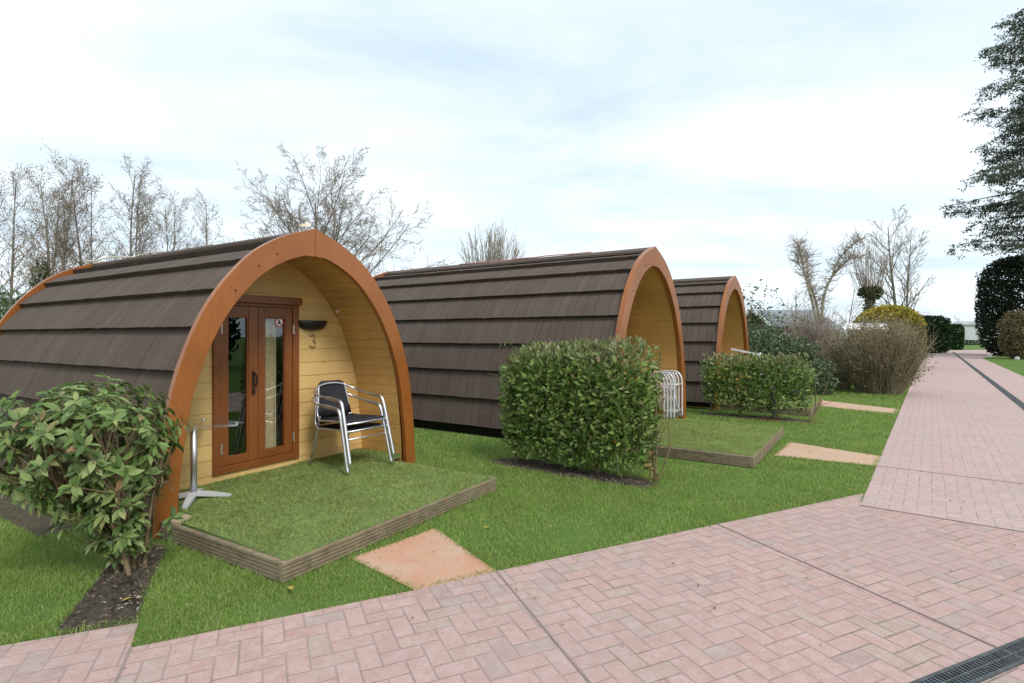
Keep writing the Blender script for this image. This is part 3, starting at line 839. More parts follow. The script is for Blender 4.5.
    for li, (a, b, p, q) in enumerate(leaves_):
        md = MB(); y = YW + .012; th = .042
        md.box(((a + p) / 2, y, (z0 + z1) / 2), (p - a, th, z1 - z0), bev=.003); md.box(((q + b) / 2, y, (z0 + z1) / 2), (b - q, th, z1 - z0), bev=.003)
        md.box(((p + q) / 2, y + .001, (z0 + pz0) / 2), (q - p, th, pz0 - z0), bev=.003); md.box(((p + q) / 2, y + .001, (z1 + pz1) / 2), (q - p, th, z1 - pz1), bev=.003)
        dl = md.build('door', M['door'], root)
        # inner beads round the glass
        mg = MB(); w = .012
        mg.box(((p + q) / 2, y + .002, pz0 + w / 2), (q - p, .03, w)); mg.box(((p + q) / 2, y + .002, pz1 - w / 2), (q - p, .03, w))
        mg.box((p + w / 2, y + .002, (pz0 + pz1) / 2), (w, .03, pz1 - pz0 - 2 * w)); mg.box((q - w / 2, y + .002, (pz0 + pz1) / 2), (w, .03, pz1 - pz0 - 2 * w))
        mg.build('glazing_bead', M['door'], dl)
        mg = MB(); mg.box(((p + q) / 2, y + .004, (pz0 + pz1) / 2), (q - p - .004, .004, pz1 - pz0 - .004)); mg.build('pane', M['glass'], dl)
        hx = a - .002 if li == 0 else b + .002
        for hz in (.43, 1.57):
            mhh = MB(); mhh.tube([(hx, YW - .03, hz - .05), (hx, YW - .03, hz + .05)], .007, 8); mhh.box((hx, YW - .0245, hz), (.02, .004, .085)); mhh.build('hinge', M['steel'], dl)
        if li == 0:
            mhd = MB(); hx = -.193
            mhd.box((hx, YW - .013, 1.07), (.03, .008, .17), bev=.003)
            mhd.tube(smooth_path([(hx, YW - .017, 1.12), (hx, YW - .05, 1.125), (hx + .008, YW - .062, 1.09), (hx + .004, YW - .06, 1.03), (hx, YW - .045, 1.005)]), .009, 8)
            mhd.build('handle', M['bronze'], dl)
            mk = MB(); mk.box((hx, YW - .014, .945), (.032, .01, .06), bev=.003); mk.tube([(hx, YW - .019, .95), (hx, YW - .03, .95)], .011, 10); mk.build('lock', M['bronze'], dl)
    # curtain inside the right-hand pane
    nx = 60; vs = []; fs = []
    for i in range(nx):
        x = -.045 + .17 * i / (nx - 1); y = YW + .085 + .018 * math.sin(i * .9) + .01 * math.sin(i * 2.3)
        vs += [(x, y, .28), (x + .004 * math.sin(i), y, 1.74)]
    for i in range(nx - 1): fs.append((2 * i, 2 * i + 2, 2 * i + 3, 2 * i + 1))
    MB().add(vs, fs).build('curtain', M['curtain'], root, True)
    # ---- bowl shaped wall lamp
    ml_ = MB(); cx, cz, hw_, hh, dp = .508, 1.668, .198, .112, .11; na, nb = 20, 8; vs = []; fs = []
    for j in range(nb + 1):
        t = j / nb * PI / 2 
        for i in range(na + 1):
            a = PI * i / na
            vs.append((cx - hw_ * math.cos(a) * math.cos(t) ** .8, YW - .003 - dp * math.sin(a) * math.cos(t) ** .6, cz - hh * math.sin(t)))
    for j in range(nb):
        for i in range(na): q = j * (na + 1) + i; fs.append((q, q + 1, q + na + 2, q + na + 1))
    fs.append(tuple(range(na, -1, -1)))
    ml_.add(vs, fs); lamp = ml_.build('wall_lamp', M['black_plastic'], root, True)
    md = MB(); ce = MB(); vs = []; fs = []
    for j in range(5):
        t = j / 4 * PI / 2
        for i in range(13):
            a = PI * i / 12; vs.append((cx + .03 - .075 * math.cos(a) * math.cos(t), YW - .006 - .05 * math.sin(a) * math.cos(t) - .016, cz - .078 - .034 * math.sin(t)))
    for j in range(4):
        for i in range(12): q = j * 13 + i; fs.append((q, q + 1, q + 14, q + 13))
    md.add(vs, fs).build('lamp_lens', M['white_paint'], lamp, True)
    mc = MB(); q = prof(1.97, -.165); mc.tube([(q[0], .585, q[1]), (q[0] - .018, .585, q[1] - .012)], .018, 12); mc.build('cover_cap', M['pale_cap'], root)
    # bolts on the front arch
    for s in (2.05, 2.38, 2.62):
        p = prof(s, -.105); mbb = MB(); mbb.tube([(-p[0], -.027, p[1]), (-p[0], -.031, p[1])], .009, 10); mbb.build('bolt', M['bronze'], root)
    return root

pod = make_pod()
pod.location = (PODS[0][0][0], PODS[0][0][1], 0); pod.rotation_euler.z = R(PODS[0][1])
setp(pod, 'nearest wooden camping pod, with glazed double door, black wall lamp and number 3', 'camping pod', 'camping pods in a row on the lawn')
for (O, th, s), lb in zip(PODS[1:], ('middle camping pod with brown shingle roof, behind the large clipped hedge',
                                     'farthest camping pod, showing a short stretch of roof beyond the middle pod')):
    c = copy_tree(pod); c.location = (O[0], O[1], 0); c.rotation_euler.z = R(th); c.scale = (s, 1.295, s); c['label'] = lb
# things only the nearest pod carries
def arc3(cx, cz, r, a0, a1, n): return [(cx + r * math.cos(R(a)), YW - .008, cz + r * math.sin(R(a))) for a in np.linspace(a0, a1, n)]
m3 = MB(); nx_, nz_ = .515, 1.45
m3.tube(arc3(nx_, nz_ + .034, .031, 155, -75, 14) + arc3(nx_, nz_ - .034, .038, 75, -155, 14), 0.0115, 8)
m3.build('number', M['brass'], pod, True)
def disc(mb, x, z, r0, r1, y, n=28):
    vs = []; fs = []
    for i in range(n):
        a = 2 * PI * i / n; vs += [(x + r1 * math.cos(a), y, z + r1 * math.sin(a)), (x + r0 * math.cos(a), y, z + r0 * math.sin(a))]
    for i in range(n): j = (i + 1) % n; fs.append((2 * i, 2 * j, 2 * j + 1, 2 * i + 1) if r0 > 1e-6 else (2 * i, 2 * j, 2 * i + 1))
    mb.add(vs, fs)
sx_, sz_, sy_ = .115, 1.645, YW + .0125
ms = MB(); disc(ms, sx_, sz_, 0, .05, sy_); stk = ms.build('sticker', M['white_paint'], pod)
ms = MB(); disc(ms, sx_, sz_, .040, .050, sy_ - .0006); ms.add([(sx_ - .033, sy_ - .0006, sz_ + .027), (sx_ - .027, sy_ - .0006, sz_ + .033), (sx_ + .033, sy_ - .0006, sz_ - .027), (sx_ + .027, sy_ - .0006, sz_ - .033)], [(0, 1, 2, 3)]); ms.build('prohibition_ring', M['red_vinyl'], stk)
ms = MB(); ms.add([(sx_ + a * .026, sy_ - .001, sz_ + b * .03) for a, b in ((-.75, -.9), (-.1, -.55), (.5, -.95), (.62, -.1), (.25, .45), (.32, 1.0), (-.15, .7), (-.3, .1), (-.7, -.2))], [tuple(range(9))]); ms.build('flame_symbol', M['black_vinyl'], stk)
mbk = MB(); mbk.box((-.10, .0, 2.545), (.10, .035, .022), M=Matrix.Rotation(R(-8), 3, 'Y')); mbk.box((-.065, .0, 2.565), (.05, .03, .022), M=Matrix.Rotation(R(20), 3, 'Y')); mbk.build('ridge_block', M['pale_cap'], pod)

# cords lying on the ridges
def pod_world(i, x, y, z):
    O, th, s = PODS[i]; u, v = UV(th); q = np.array(O) + u * x * s + v * y * s; return (q[0], q[1], z * s)
P = [pod_world(1, -.04 + .03 * math.sin(y * 3), y, 2.524 + .006 * abs(math.sin(y * 5.1))) for y in np.linspace(.9, 3.3, 60)]
o = MB().tube(P, .009, 6).build('cord', M['rope_red'], None, True); setp(o, 'faded red cord lying along the ridge of the middle pod', 'cord')
P = [pod_world(0, -.10 + .05 * math.sin(y * 2.6), y, 2.505 + .03 * abs(math.sin(y * 3.7))) for y in np.linspace(2.6, 4.6, 50)]
o = MB().tube(P, .008, 6).build('cord', M['rope_pale'], None, True); setp(o, 'pale cord lying along the ridge of the nearest pod', 'cord')

# ------------------------------------------------------------------ decks of timber and artificial turf
DT = .128
def make_deck():
    root = empty('deck')
    x0, x1, y0 = -1.39, .96, -1.47
    def board(a, b, th_, name='edge_board'):
        # grooved board: stack of slim ribs
        a = Vector((a[0], a[1], 0)); b = Vector((b[0], b[1], 0)); d = (b - a).normalized(); nrm = Vector((d.y, -d.x, 0))
        sec = []; nr = 5; z = .004; hgt = DT - .006
        for i in range(nr):
            za = z + hgt * i / nr; zb = z + hgt * (i + 1) / nr
            sec += [(0.0, za + .002), (0.0, zb - .006), (-.011, zb - .004), (-.011, zb)]
        sec[-2:] = []; sec += [(-.004, DT - .002), (-th_, DT - .002), (-th_, .004)]
        n = len(sec); vs = [tuple(a + nrm * p + Vector((0, 0, q))) for p, q in sec] + [tuple(b + nrm * p + Vector((0, 0, q))) for p, q in sec]
        fs = [(i, (i + 1) % n, n + (i + 1) % n, n + i) for i in range(n)] + [tuple(range(n - 1, -1, -1)), tuple(range(n, 2 * n))]
        return MB().add(vs, fs).build(name, M['deckwood'], root)
    board((x0, y0), (x1, y0), .036); board((x1, y0 + .037), (x1, -.03), .036); board((x0, -.03), (x0, y0 + .037), .036)
    mj = MB()
    mj.box(((x0 + x1) / 2, (y0 - .03) / 2 + .01, .05), (x1 - x0 - .08, -.03 - y0 - .06, .08))
    mj.box((0, .345, .05), (2.28, .60, .08)); mj.box((-1.24, -.05, .108), (.2, .10, .024)); mj.build('joists', M['decktop'], root)
    outline = [(x0 + .035, y0 + .014), (x1 - .03, y0 + .012), (x1 - .03, -.032), (x1 - .03, .031), (1.232, .031), (1.215, YW - .002), (-1.215, YW - .002), (-1.232, .031), (-1.19, .031), (-1.19, -.14), (x0 + .06, -.20)]
    # turf backing and fibres in one part
    X = rng.uniform(x0, 1.25, 130000); Y = rng.uniform(y0, YW, 130000); k = inpoly(X, Y, outline); X, Y = X[k], Y[k]
    m = len(X); a = rng.uniform(0, 2 * PI, m); H = rng.uniform(.009, .026, m) * (1 + .45 * np.sin(X * 9 + 2 * np.sin(Y * 7)) * np.sin(Y * 11)); W = rng.uniform(.003, .006, m); cell = (np.floor((X + .010 * np.sin(Y * 40)) / .017) * 73.1 + np.floor((Y + .012 * np.sin(X * 37)) / .017) * 31.7)
    hsh = np.modf(np.abs(np.sin(cell) * 43758.5453))[0]; b = hsh * 2 * PI + rng.normal(size=m) * .45; H = H * (.65 + .7 * np.modf(hsh * 17.3)[0]); le = H * (.5 + 1.1 * np.modf(hsh * 7.7)[0])
    z = np.full(m, DT - .003)
    v = np.stack([np.stack([X - np.cos(a) * W / 2, Y - np.sin(a) * W / 2, z], -1), np.stack([X + np.cos(a) * W / 2, Y + np.sin(a) * W / 2, z], -1), np.stack([X + np.cos(b) * le, Y + np.sin(b) * le, z + H], -1)], 1).reshape(-1, 3)
    bk = MB().prism(outline, .092, DT + .001).build('turf', M['turf'], root)
    link('turf_pile', fast_mesh('turf_pile', v, [np.arange(m * 3).reshape(-1, 3)]), M['turfblade'], bk)
    return root
deck = make_deck()
deck.location = (PODS[0][0][0], PODS[0][0][1], 0); deck.rotation_euler.z = R(PODS[0][1])
setp(deck, 'low timber deck with artificial turf under the glass table, at the nearest pod', 'deck', 'turf topped decks in front of the pods')
for (O, th, s), lb in zip(PODS[1:], ('low timber deck with artificial turf, at the middle pod beside the metal chairs', 'low timber deck with artificial turf, at the farthest pod behind the second hedge')):
    c = copy_tree(deck); c.location = (O[0], O[1], 0); c.rotation_euler.z = R(th); c.scale = (1.02, s, 1); c['label'] = lb

# ------------------------------------------------------------------ bistro armchairs (front is -y)
def make_chair():
    root = empty('armchair')
    def leg_front(sg):
        p = smooth_path([(sg * .285, -.375, .012), (sg * .275, -.295, .33), (sg * .268, -.238, .55), (sg * .265, -.205, .618), (sg * .268, -.14, .642), (sg * .278, 0.0, .655)], 6); return p
    for sg in (-1, 1):
        MB().tube(leg_front(sg), .0185, 10).build('front_leg', M['alu'], root, True)
        l = MB().tube(smooth_path([(sg * .19, .235, .44), (sg * .205, .26, .25), (sg * .225, .325, .012)], 4), .0125, 10).build('rear_leg', M['alu_dull'], root, True)
    mf = MB(); mf.tube(smooth_path([(-.278, 0, .655), (-.285, .12, .672), (-.25, .24, .705), (-.15, .29, .755), (0, .305, .775), (.15, .29, .755), (.25, .24, .705), (.285, .12, .672), (.278, 0, .655)], 8), .0125, 10)
    mf.build('arm_rail', M['alu'], root, True)
    fr = MB(); fr.tube(smooth_path([(-.245, -.24, .425), (-.24, 0, .415), (-.215, .22, .42), (-.19, .262, .60), (-.165, .285, .76)], 6), .011, 8); fr.tube(smooth_path([(.245, -.24, .425), (.24, 0, .415), (.215, .22, .42), (.19, .262, .60), (.165, .285, .76)], 6), .011, 8)
    fr.tube([(-.272, -.272, .405), (.272, -.272, .405)], .010, 8); fr.tube([(-.21, .225, .40), (.21, .225, .40)], .009, 8); fr.build('seat_frame', M['alu'], root, True)
    MB().tube([(-.275, -.295, .335), (.275, -.295, .335)], .008, 8).build('stretcher', M['alu'], root, True)
    def panel(rows, t):
        vs = []; fs = []; nx = 11
        for (hw, y, z, sag, ny, nz) in rows:
            for i in range(nx):
                f_ = 2 * i / (nx - 1) - 1; s = sag * (1 - f_ * f_); vs.append((hw * f_, y - ny * s, z - nz * s))
        k = len(vs)
        for (hw, y, z, sag, ny, nz) in rows:
            for i in range(nx):
                f_ = 2 * i / (nx - 1) - 1; s = sag * (1 - f_ * f_) + t; vs.append((hw * f_, y - ny * s, z - nz * s))
        for r in range(len(rows) - 1):
            for i in range(nx - 1):
                q = r * nx + i; fs += [(q, q + 1, q + nx + 1, q + nx), (k + q, k + q + nx, k + q + nx + 1, k + q + 1)]
            q = r * nx; fs += [(q, q + nx, k + q + nx, k + q), (q + nx - 1, k + q + nx - 1, k + q + 2 * nx - 1, q + 2 * nx - 1)]
        for i in range(nx - 1):
            fs.append((i, k + i, k + i + 1, i + 1)); q = (len(rows) - 1) * nx + i; fs.append((q, q + 1, k + q + 1, k + q))
        return MB().add(vs, fs)
    panel([(.24, -.265, .405, .0, 0, 1), (.243, -.255, .436, .004, 0, 1), (.242, -.15, .434, .014, 0, 1), (.236, 0, .428, .02, 0, 1), (.225, .13, .424, .018, 0, 1), (.215, .215, .43, .01, 0, 1)], .008).build('seat', M['black_fabric'], root, True)
    panel([(.212, .222, .435, .008, -1, 0), (.205, .243, .52, .02, -1, 0), (.192, .262, .62, .028, -1, 0), (.178, .278, .71, .028, -1, 0), (.160, .292, .775, .022, -1, 0), (.12, .30, .80, .012, -1, 0)], .008).build('backrest', M['black_fabric'], root, True)
    return root
ch = make_chair()
def on_pod(i, x, y): q = pod_world(i, x, y, 0); return (q[0], q[1])
cx_, cy_ = on_pod(0, .53, .135)
crz = R(58.4 - 3)
dv = np.array([math.sin(crz), -math.cos(crz)])
ch.location = (cx_, cy_, DT + .004); ch.rotation_euler.z = crz
setp(ch, 'lower aluminium armchair with black seat, standing on the turf of the nearest deck', 'chair', 'two stacked armchairs')
c2 = copy_tree(ch); c2.location = (cx_ + dv[0] * .034, cy_ + dv[1] * .034, DT + .004 + .085); c2.rotation_euler.z = crz
c2['label'] = 'upper aluminium armchair with black seat and back, stacked on the lower one'

# ------------------------------------------------------------------ glass table
tb = empty('bistro_table', (*on_pod(0, -.97, .30), DT + .004), R(58.4 + 4)); setp(tb, 'bistro table with clear glass top, chrome pole and crossed feet on the nearest deck', 'table')
ml = MB(); ml.tube([(0, 0, .045), (0, 0, .60)], .026, 16); ml.tube([(0, 0, .03), (0, 0, .05)], .036, 16); ml.build('pole', M['alu_dull'], tb, True)
for k in range(4):
    a = R(45 + 90 * k); c, s = math.cos(a), math.sin(a)
    def sec(t, w, zt, zb): return [(c * t - s * w, s * t + c * w, zt), (c * t + s * w, s * t - c * w, zt), (c * t + s * w, s * t - c * w, zb), (c * t - s * w, s * t + c * w, zb)]
    st = [sec(.02, .03, .062, .03), sec(.12, .028, .05, .018), sec(.22, .024, .03, .006), sec(.285, .018, .016, .0)]
    vs = [p for q in st for p in q]; fs = [(4 * i + j, 4 * i + (j + 1) % 4, 4 * i + 4 + (j + 1) % 4, 4 * i + 4 + j) for i in range(3) for j in range(4)] + [(3, 2, 1, 0), (12, 13, 14, 15)]
    MB().add(vs, fs).build('foot', M['pale_metal'], tb)
    mt = MB(); mt.bar((0, 0, .604), (c * .33, s * .33, .606), .026, .018); mt.tube([(c * .325, s * .325, .606), (c * .325, s * .325, .632)], .016, 10); mt.build('top_support', M['alu'], tb)
mg = MB(); rr = .05; pts = []
for (sx, sy, a0) in ((1, 1, 0), (-1, 1, 90), (-1, -1, 180), (1, -1, 270)):
    for a in np.linspace(a0, a0 + 90, 6): pts.append((sx * (.29 - rr) + rr * math.cos(R(a)), sy * (.29 - rr) + rr * math.sin(R(a))))
mg.prism(pts, .618, .626); mg.build('tabletop', M['tableglass'], tb)

# ------------------------------------------------------------------ nested metal chairs at middle pod
def make_fold():
    root = empty('folding_chair')
    for sg in (-1, 1):
        MB().tube(smooth_path([(0, sg * .22, .0), (0.0, sg * .22, .40), (-.004, sg * .22, .60), (-.03, sg * .22, .70), (-.09, sg * .22, .755), (-.17, sg * .22, .76), (-.23, sg * .22, .70), (-.245, sg * .22, .62)], 5), .016, 8).build('side_frame', M['pale_metal'], root, True)
        MB().tube([(-.20, sg * .195, .62), (-.015, sg * .195, .0)], .010, 8).build('leg', M['pale_metal'], root, True)
    MB().tube([(0, -.22, .56), (0, .22, .56)], .010, 8).build('cross_bar', M['pale_metal'], root, True); MB().tube([(-.01, -.2, .12), (-.01, .2, .12)], .008, 8).build('cross_bar', M['pale_metal'], root, True)
    return root
fc = make_fold(); base = np.array(on_pod(1, .90, -.06)); u2, v2 = UV(56.3)
ang = math.atan2(-v2[1], -v2[0])
fl = ['front chair of the nested row of bare metal chairs, nearest its deck edge', 'second chair from the front in the nested row of bare metal chairs', 'third chair from the front in the nested row of bare metal chairs', 'rear chair of the nested row of bare metal chairs, deepest in the porch']
for k in range(4):
    q = base + v2 * (.055 * k); o = fc if k == 0 else copy_tree(fc)
    o.location = (q[0], q[1], DT + .004); o.rotation_euler.z = ang; setp(o, fl[k], 'chair', 'metal chairs nested in the middle porch')

# leaning white frame at farthest pod and grey tub on its deck
lw = empty('sunbed_frame', (*on_pod(2, -.55, -.35), DT + .004), R(146)); setp(lw, 'white folded sunbed frame standing upright behind the second hedge', 'sunbed')
for sg in (-1, 1): MB().tube([(sg * .27, .0, .0), (sg * .27, .10, 1.02 + (.0 if sg < 0 else -.02))], .02, 8).build('side_rail', M['white_plastic'], lw, True)
mm = MB(); mm.bar((-.30, .10, .97), (.30, .10, 1.09), .05, .04); mm.build('top_rail', M['white_plastic'], lw)
tub = empty('plastic_tub', (*on_pod(2, .62, -1.05), DT + .004)); setp(tub, 'small grey plastic tub on the far deck beside the brown twiggy shrub', 'tub')
prof_t = [(.0, .0), (.15, .0), (.17, .02), (.21, .15), (.225, .155), (.225, .165), (.20, .165), (.165, .03), (0, .03)]
vs = []; fs = []; n = 20
for (r, z) in prof_t:
    for i in range(n): a = 2 * PI * i / n; vs.append((r * math.cos(a), r * math.sin(a), z))
for j in range(len(prof_t) - 1):
    for i in range(n): fs.append((j * n + i, j * n + (i + 1) % n, (j + 1) * n + (i + 1) % n, (j + 1) * n + i))
MB().add(vs, fs).build('bowl', plain('grey_tub', (.22, .26, .31), .5), tub, True)

# ------------------------------------------------------------------ drains
def drain(name, label, p0, p1, w, pitch):
    p0 = np.array(p0); p1 = np.array(p1); L = np.linalg.norm(p1 - p0); a = math.atan2(p1[1] - p0[1], p1[0] - p0[0])
    root = empty(name, (p0[0], p0[1], 0), a); setp(root, label, 'drain')
    m = MB()
    for sg in (-1, 1): m.box((L / 2, sg * (w / 2 - .008), .006), (L, .016, .012))
    m.box((L / 2, 0, .008), (L, .010, .007)); m.build('rim', M['iron'], root)
    m = MB(); m.box((L / 2, 0, .0052), (L, w - .034, .001)); m.build('channel', M['darkplinth'], root)
    m = MB(); x = pitch
    if pitch > .1:
        vs = []; fs = []; hw = w / 2 - .020; n = int(L / (pitch * .5)); k = 0
        for i in range(n):
            z = .0125 if i % 2 == 0 else .0065
            for xx in (i * pitch * .5, (i + 1) * pitch * .5): vs += [(xx, -hw, z), (xx, hw, z)]
        fs = [(2 * j, 2 * j + 2, 2 * j + 3, 2 * j + 1) for j in range(2 * n - 1)]
        m.add(vs, fs); x = L
    while x < L:
        for sg in (-1, 1): m.box((x, sg * (w / 4 - .005), .009), (pitch * .5, w / 2 - .024, .006))
        x += pitch
    m.build('grate', M['iron'], root); return root
drain('channel_drain', 'short slotted iron drain set in the foreground brick paving', (1.17, 2.052), (4.22, 3.367), .115, .024)
drain('channel_drain', 'long dark drain running up the brick path to the far hedge', pt(1.55, 9.5), pt(1.6, 66), .15, .25)

# ------------------------------------------------------------------ shrubs
def stems_in(tub, base_pts, targets, r0, r_, k=5, bend=.15):
    for b, t in zip(base_pts, targets):
        mid = (np.array(b) * .5 + np.array(t) * .5) + r_.normal(size=3) * bend; mid[2] = max(mid[2], .05)
        P = np.array([p[:] for p in smooth_path([b, mid, t], 4)]); tub.add(P, np.linspace(r0, r0 * .35, len(P)), k)

# large broad-leaved shrub at the left
r_ = np.random.default_rng(5)
bush = empty('evergreen_shrub', (-2.43, 3.46, 0)); setp(bush, 'loose broad leaved evergreen shrub at the left, in front of the nearest pod', 'shrub')
nc = 430
d = blob_dirs(nc); rad = (np.abs(d) ** 2.6).sum(1) ** (-1 / 2.6) * lump(d, 4, 14, .16)
half = np.array([.49, .55, .40]); Q = d * rad[:, None] * half * (.40 + .62 * r_.random(nc) ** .6)[:, None]
Q[:, 2] += .79
Q[:, 0] += -.255 - .08 * (Q[:, 2] - .5); Q[:, 1] += .02
fl_ = np.clip((.80 - Q[:, 2]) / .5, 0, 1)[:, None]; Q[:, :2] = Q[:, :2] * (1 - .62 * fl_)
Nn = unit(d * np.array([1, 1, .6]) + np.array([0, 0, .35]))
# a few low sprays
Qr = np.stack([r_.uniform(-.42, .16, 95), r_.uniform(-.32, .3, 95), r_.uniform(.15, .56, 95)], -1); Qr[:, :2] *= (.05 + 1.5 * Qr[:, 2:3])
Ql = np.array([(.02, .02, .16), (.06, -.05, .22), (-.10, -.12, .26), (.22, .10, .22), (.26, .05, .34), (-.28, -.22, .38), (-.34, -.12, .46), (-.05, -.22, .42), (.12, -.16, .5)]); Ql = np.concatenate([Ql, Qr])
Q = np.concatenate([Q, Ql]); Nn = np.concatenate([Nn, unit(Ql * np.array([1.2, 1.2, .3]) + np.array([0, -.1, .1]))])
V, F = whorls(Q, Nn, .082, 8, True, .30)
st = Tubes(); bp = r_.normal(size=(9, 3)) * np.array([.05, .05, 0]); 
main = np.array([(-.42, .1, .75), (-.30, -.2, .72), (-.2, .3, .75), (-.05, -.1, .8), (.1, .2, .7), (.12, -.25, .65), (-.3, .0, .9), (0.0, .35, .6), (-.45, -.1, .78)])
for b_, t_ in zip(bp, main):
    P = np.array(smooth_path([b_ + np.array([0, 0, -.03]), b_ + (t_ - b_) * np.array([.16, .16, .38]) + r_.normal(size=3) * .02, b_ + (t_ - b_) * np.array([.5, .5, .72]), t_], 4)); st.add(P, np.linspace(.015, .006, len(P)), 6)
for q, n_ in zip(Q, Nn):
    j = np.argmin(np.linalg.norm(main - q, axis=1)); a = main[j] * .75 + r_.normal(size=3) * .03
    if q[2] < .55: a = np.array([q[0] * .35, q[1] * .35, max(.08, q[2] - .18)])
    P = np.array(smooth_path([a, (a + q) / 2 + r_.normal(size=3) * .03, q], 3)); st.add(P, np.linspace(.0045, .0022, len(P)), 4)
link('stems', st.mesh('stems'), M['stem'], bush); link('foliage', fast_mesh('foliage', V, [F], True), M['photinia'], bush)

# clipped hedges
def hedge(name, label, a, b, wid, z0, z1, n, size, seed, gaps=0.0, near=True, group=None):
    r_ = np.random.default_rng(seed); a = np.array(a); b = np.array(b); c = (a + b) / 2; L = np.linalg.norm(b - a); an = math.atan2(b[1] - a[1], b[0] - a[0])
    root = empty(name, (c[0], c[1], 0), an); setp(root, label, 'hedge', group)
    half = np.array([L / 2, wid / 2, (z1 - z0) / 2])
    P, N, t = superblob(n, half, 5.0, seed, .10, (.35, 1.02)); P[:, 2] += (z0 + z1) / 2
    # ragged lower edge, thin where the shoots end
    lowf = np.clip((P[:, 2] - z0) / (.30 * (z1 - z0)), 0, 1)
    clump = .5 + .5 * np.sin(P[:, 0] * 7 + seed) * np.sin(P[:, 0] * 17 + 2 * P[:, 1] * 9)
    k = r_.random(len(P)) < (.25 + .75 * lowf) * (1 - gaps * clump * (1 - lowf * .6)); P, N = P[k], N[k]
    top = P[:, 2] > z1 - .16 + r_.normal(size=len(P)) * .06
    # shoots standing proud of the top
    sp = np.stack([r_.uniform(-L / 2, L / 2, 60), r_.uniform(-wid / 2, wid / 2, 60), z1 + r_.uniform(-.02, .055, 60)], -1)
    V, F = shrub_leaves(P[~top], N[~top], size, near); link('foliage', fast_mesh('foliage', V, [F], True), M['laurel'], root)
    V, F = shrub_leaves(np.concatenate([P[top], np.repeat(sp, 3, 0)]), np.concatenate([N[top], np.repeat(np.array([[0, 0, 1.0]]), 180, 0)]), size * .9, near); link('new_foliage', fast_mesh('new_foliage', V, [F], True), M['laurel_tip'], root)
    st = Tubes(); ns = max(4, int(L / .36))
    for i in range(ns):
        x = -L / 2 + .06 + (L - .12) * (i + r_.uniform(-.2, .2)) / (ns - 1); y = r_.normal() * .04
        for _ in range(3):
            t_ = np.array([x + r_.normal() * .16, y + r_.normal() * wid * .22, z1 - r_.uniform(.1, .5)]); stems_in(st, [np.array([x, y, -.02])], [t_], .013, r_, 5, .05)
        for _ in range(16):
            z = r_.uniform(z0, z1 - .1); p = np.array([x + r_.normal() * .05, y, z]); q = p + np.array([r_.normal() * .16, r_.normal() * wid * .3, r_.uniform(.05, .2)]); st.add(np.stack([p, (p + q) / 2 + r_.normal(size=3) * .02, q]), [.006, .004, .002], 3)
    link('stems', st.mesh('stems'), M['stem'], root); return root
hedge('clipped_hedge', 'large dense clipped evergreen hedge between the nearest and the middle pod', (-.04, 6.57), (1.44, 5.55), .60, .06, 1.385, 14500, .066, 31)
hedge('clipped_hedge', 'smaller gappy clipped hedge between the middle and the farthest pod', (3.72, 10.50), (5.16, 9.48), .55, .10, 1.14, 7000, .072, 37, .8)
# withered spray at the end of the large hedge
sp = empty('dead_sprig', (1.40, 5.56, 0)); setp(sp, 'small brown and yellow withered sprig at the right foot of the large hedge', 'plant')
q = r_.normal(size=(26, 3)) * np.array([.045, .045, .10]) + np.array([0, 0, .17]); V, F = shrub_leaves(q, unit(r_.normal(size=q.shape)), .06, True)
link('dead_leaves', fast_mesh('dead_leaves', V, [F]), leafmat('dead_leaf', G((0, (.16, .15, .05)), (.5, (.30, .22, .08)), (1, (.34, .14, .06))), .7, .2, .2), sp)
MB().tube([(0, 0, -.01), (.01, 0, .12), (-.01, .01, .30)], [.007, .006, .003], 5).build('stem', M['stem'], sp)
po = empty('stake', (4.70, 9.80, 0)); setp(po, 'grey wooden stake standing at the foot of the second hedge', 'stake'); MB().box((0, 0, .29), (.055, .055, .62), bev=.006).build('shaft', M['grey_post'], po)

def leafy_bush(name, label, c, half, zc, n, size, mat, seed, power=2.4, amp=.22, group=None, near=False, stems=True, shell=(.35, 1.02), cat='shrub'):
    r_ = np.random.default_rng(seed); root = empty(name, (c[0], c[1], 0)); setp(root, label, cat, group)
    P, N, t = superblob(n, half, power, seed, amp, shell); P[:, 2] += zc; k = P[:, 2] > .03; P, N = P[k], N[k]
    V, F = shrub_leaves(P, N, size, near, spread=1.3); link('foliage', fast_mesh('foliage', V, [F], True), M[mat], root)
    if stems:
        st = Tubes()
        for i in range(14):
            a = r_.uniform(0, 2 * PI); e = np.array([math.cos(a) * half[0] * .7, math.sin(a) * half[1] * .7, zc + half[2] * r_.uniform(-.2, .7)]); stems_in(st, [np.array([r_.normal() * .1, r_.normal() * .1, -.03])], [e], .02, r_, 5, .1)
        link('stems', st.mesh('stems'), M['stem'], root)
    return root

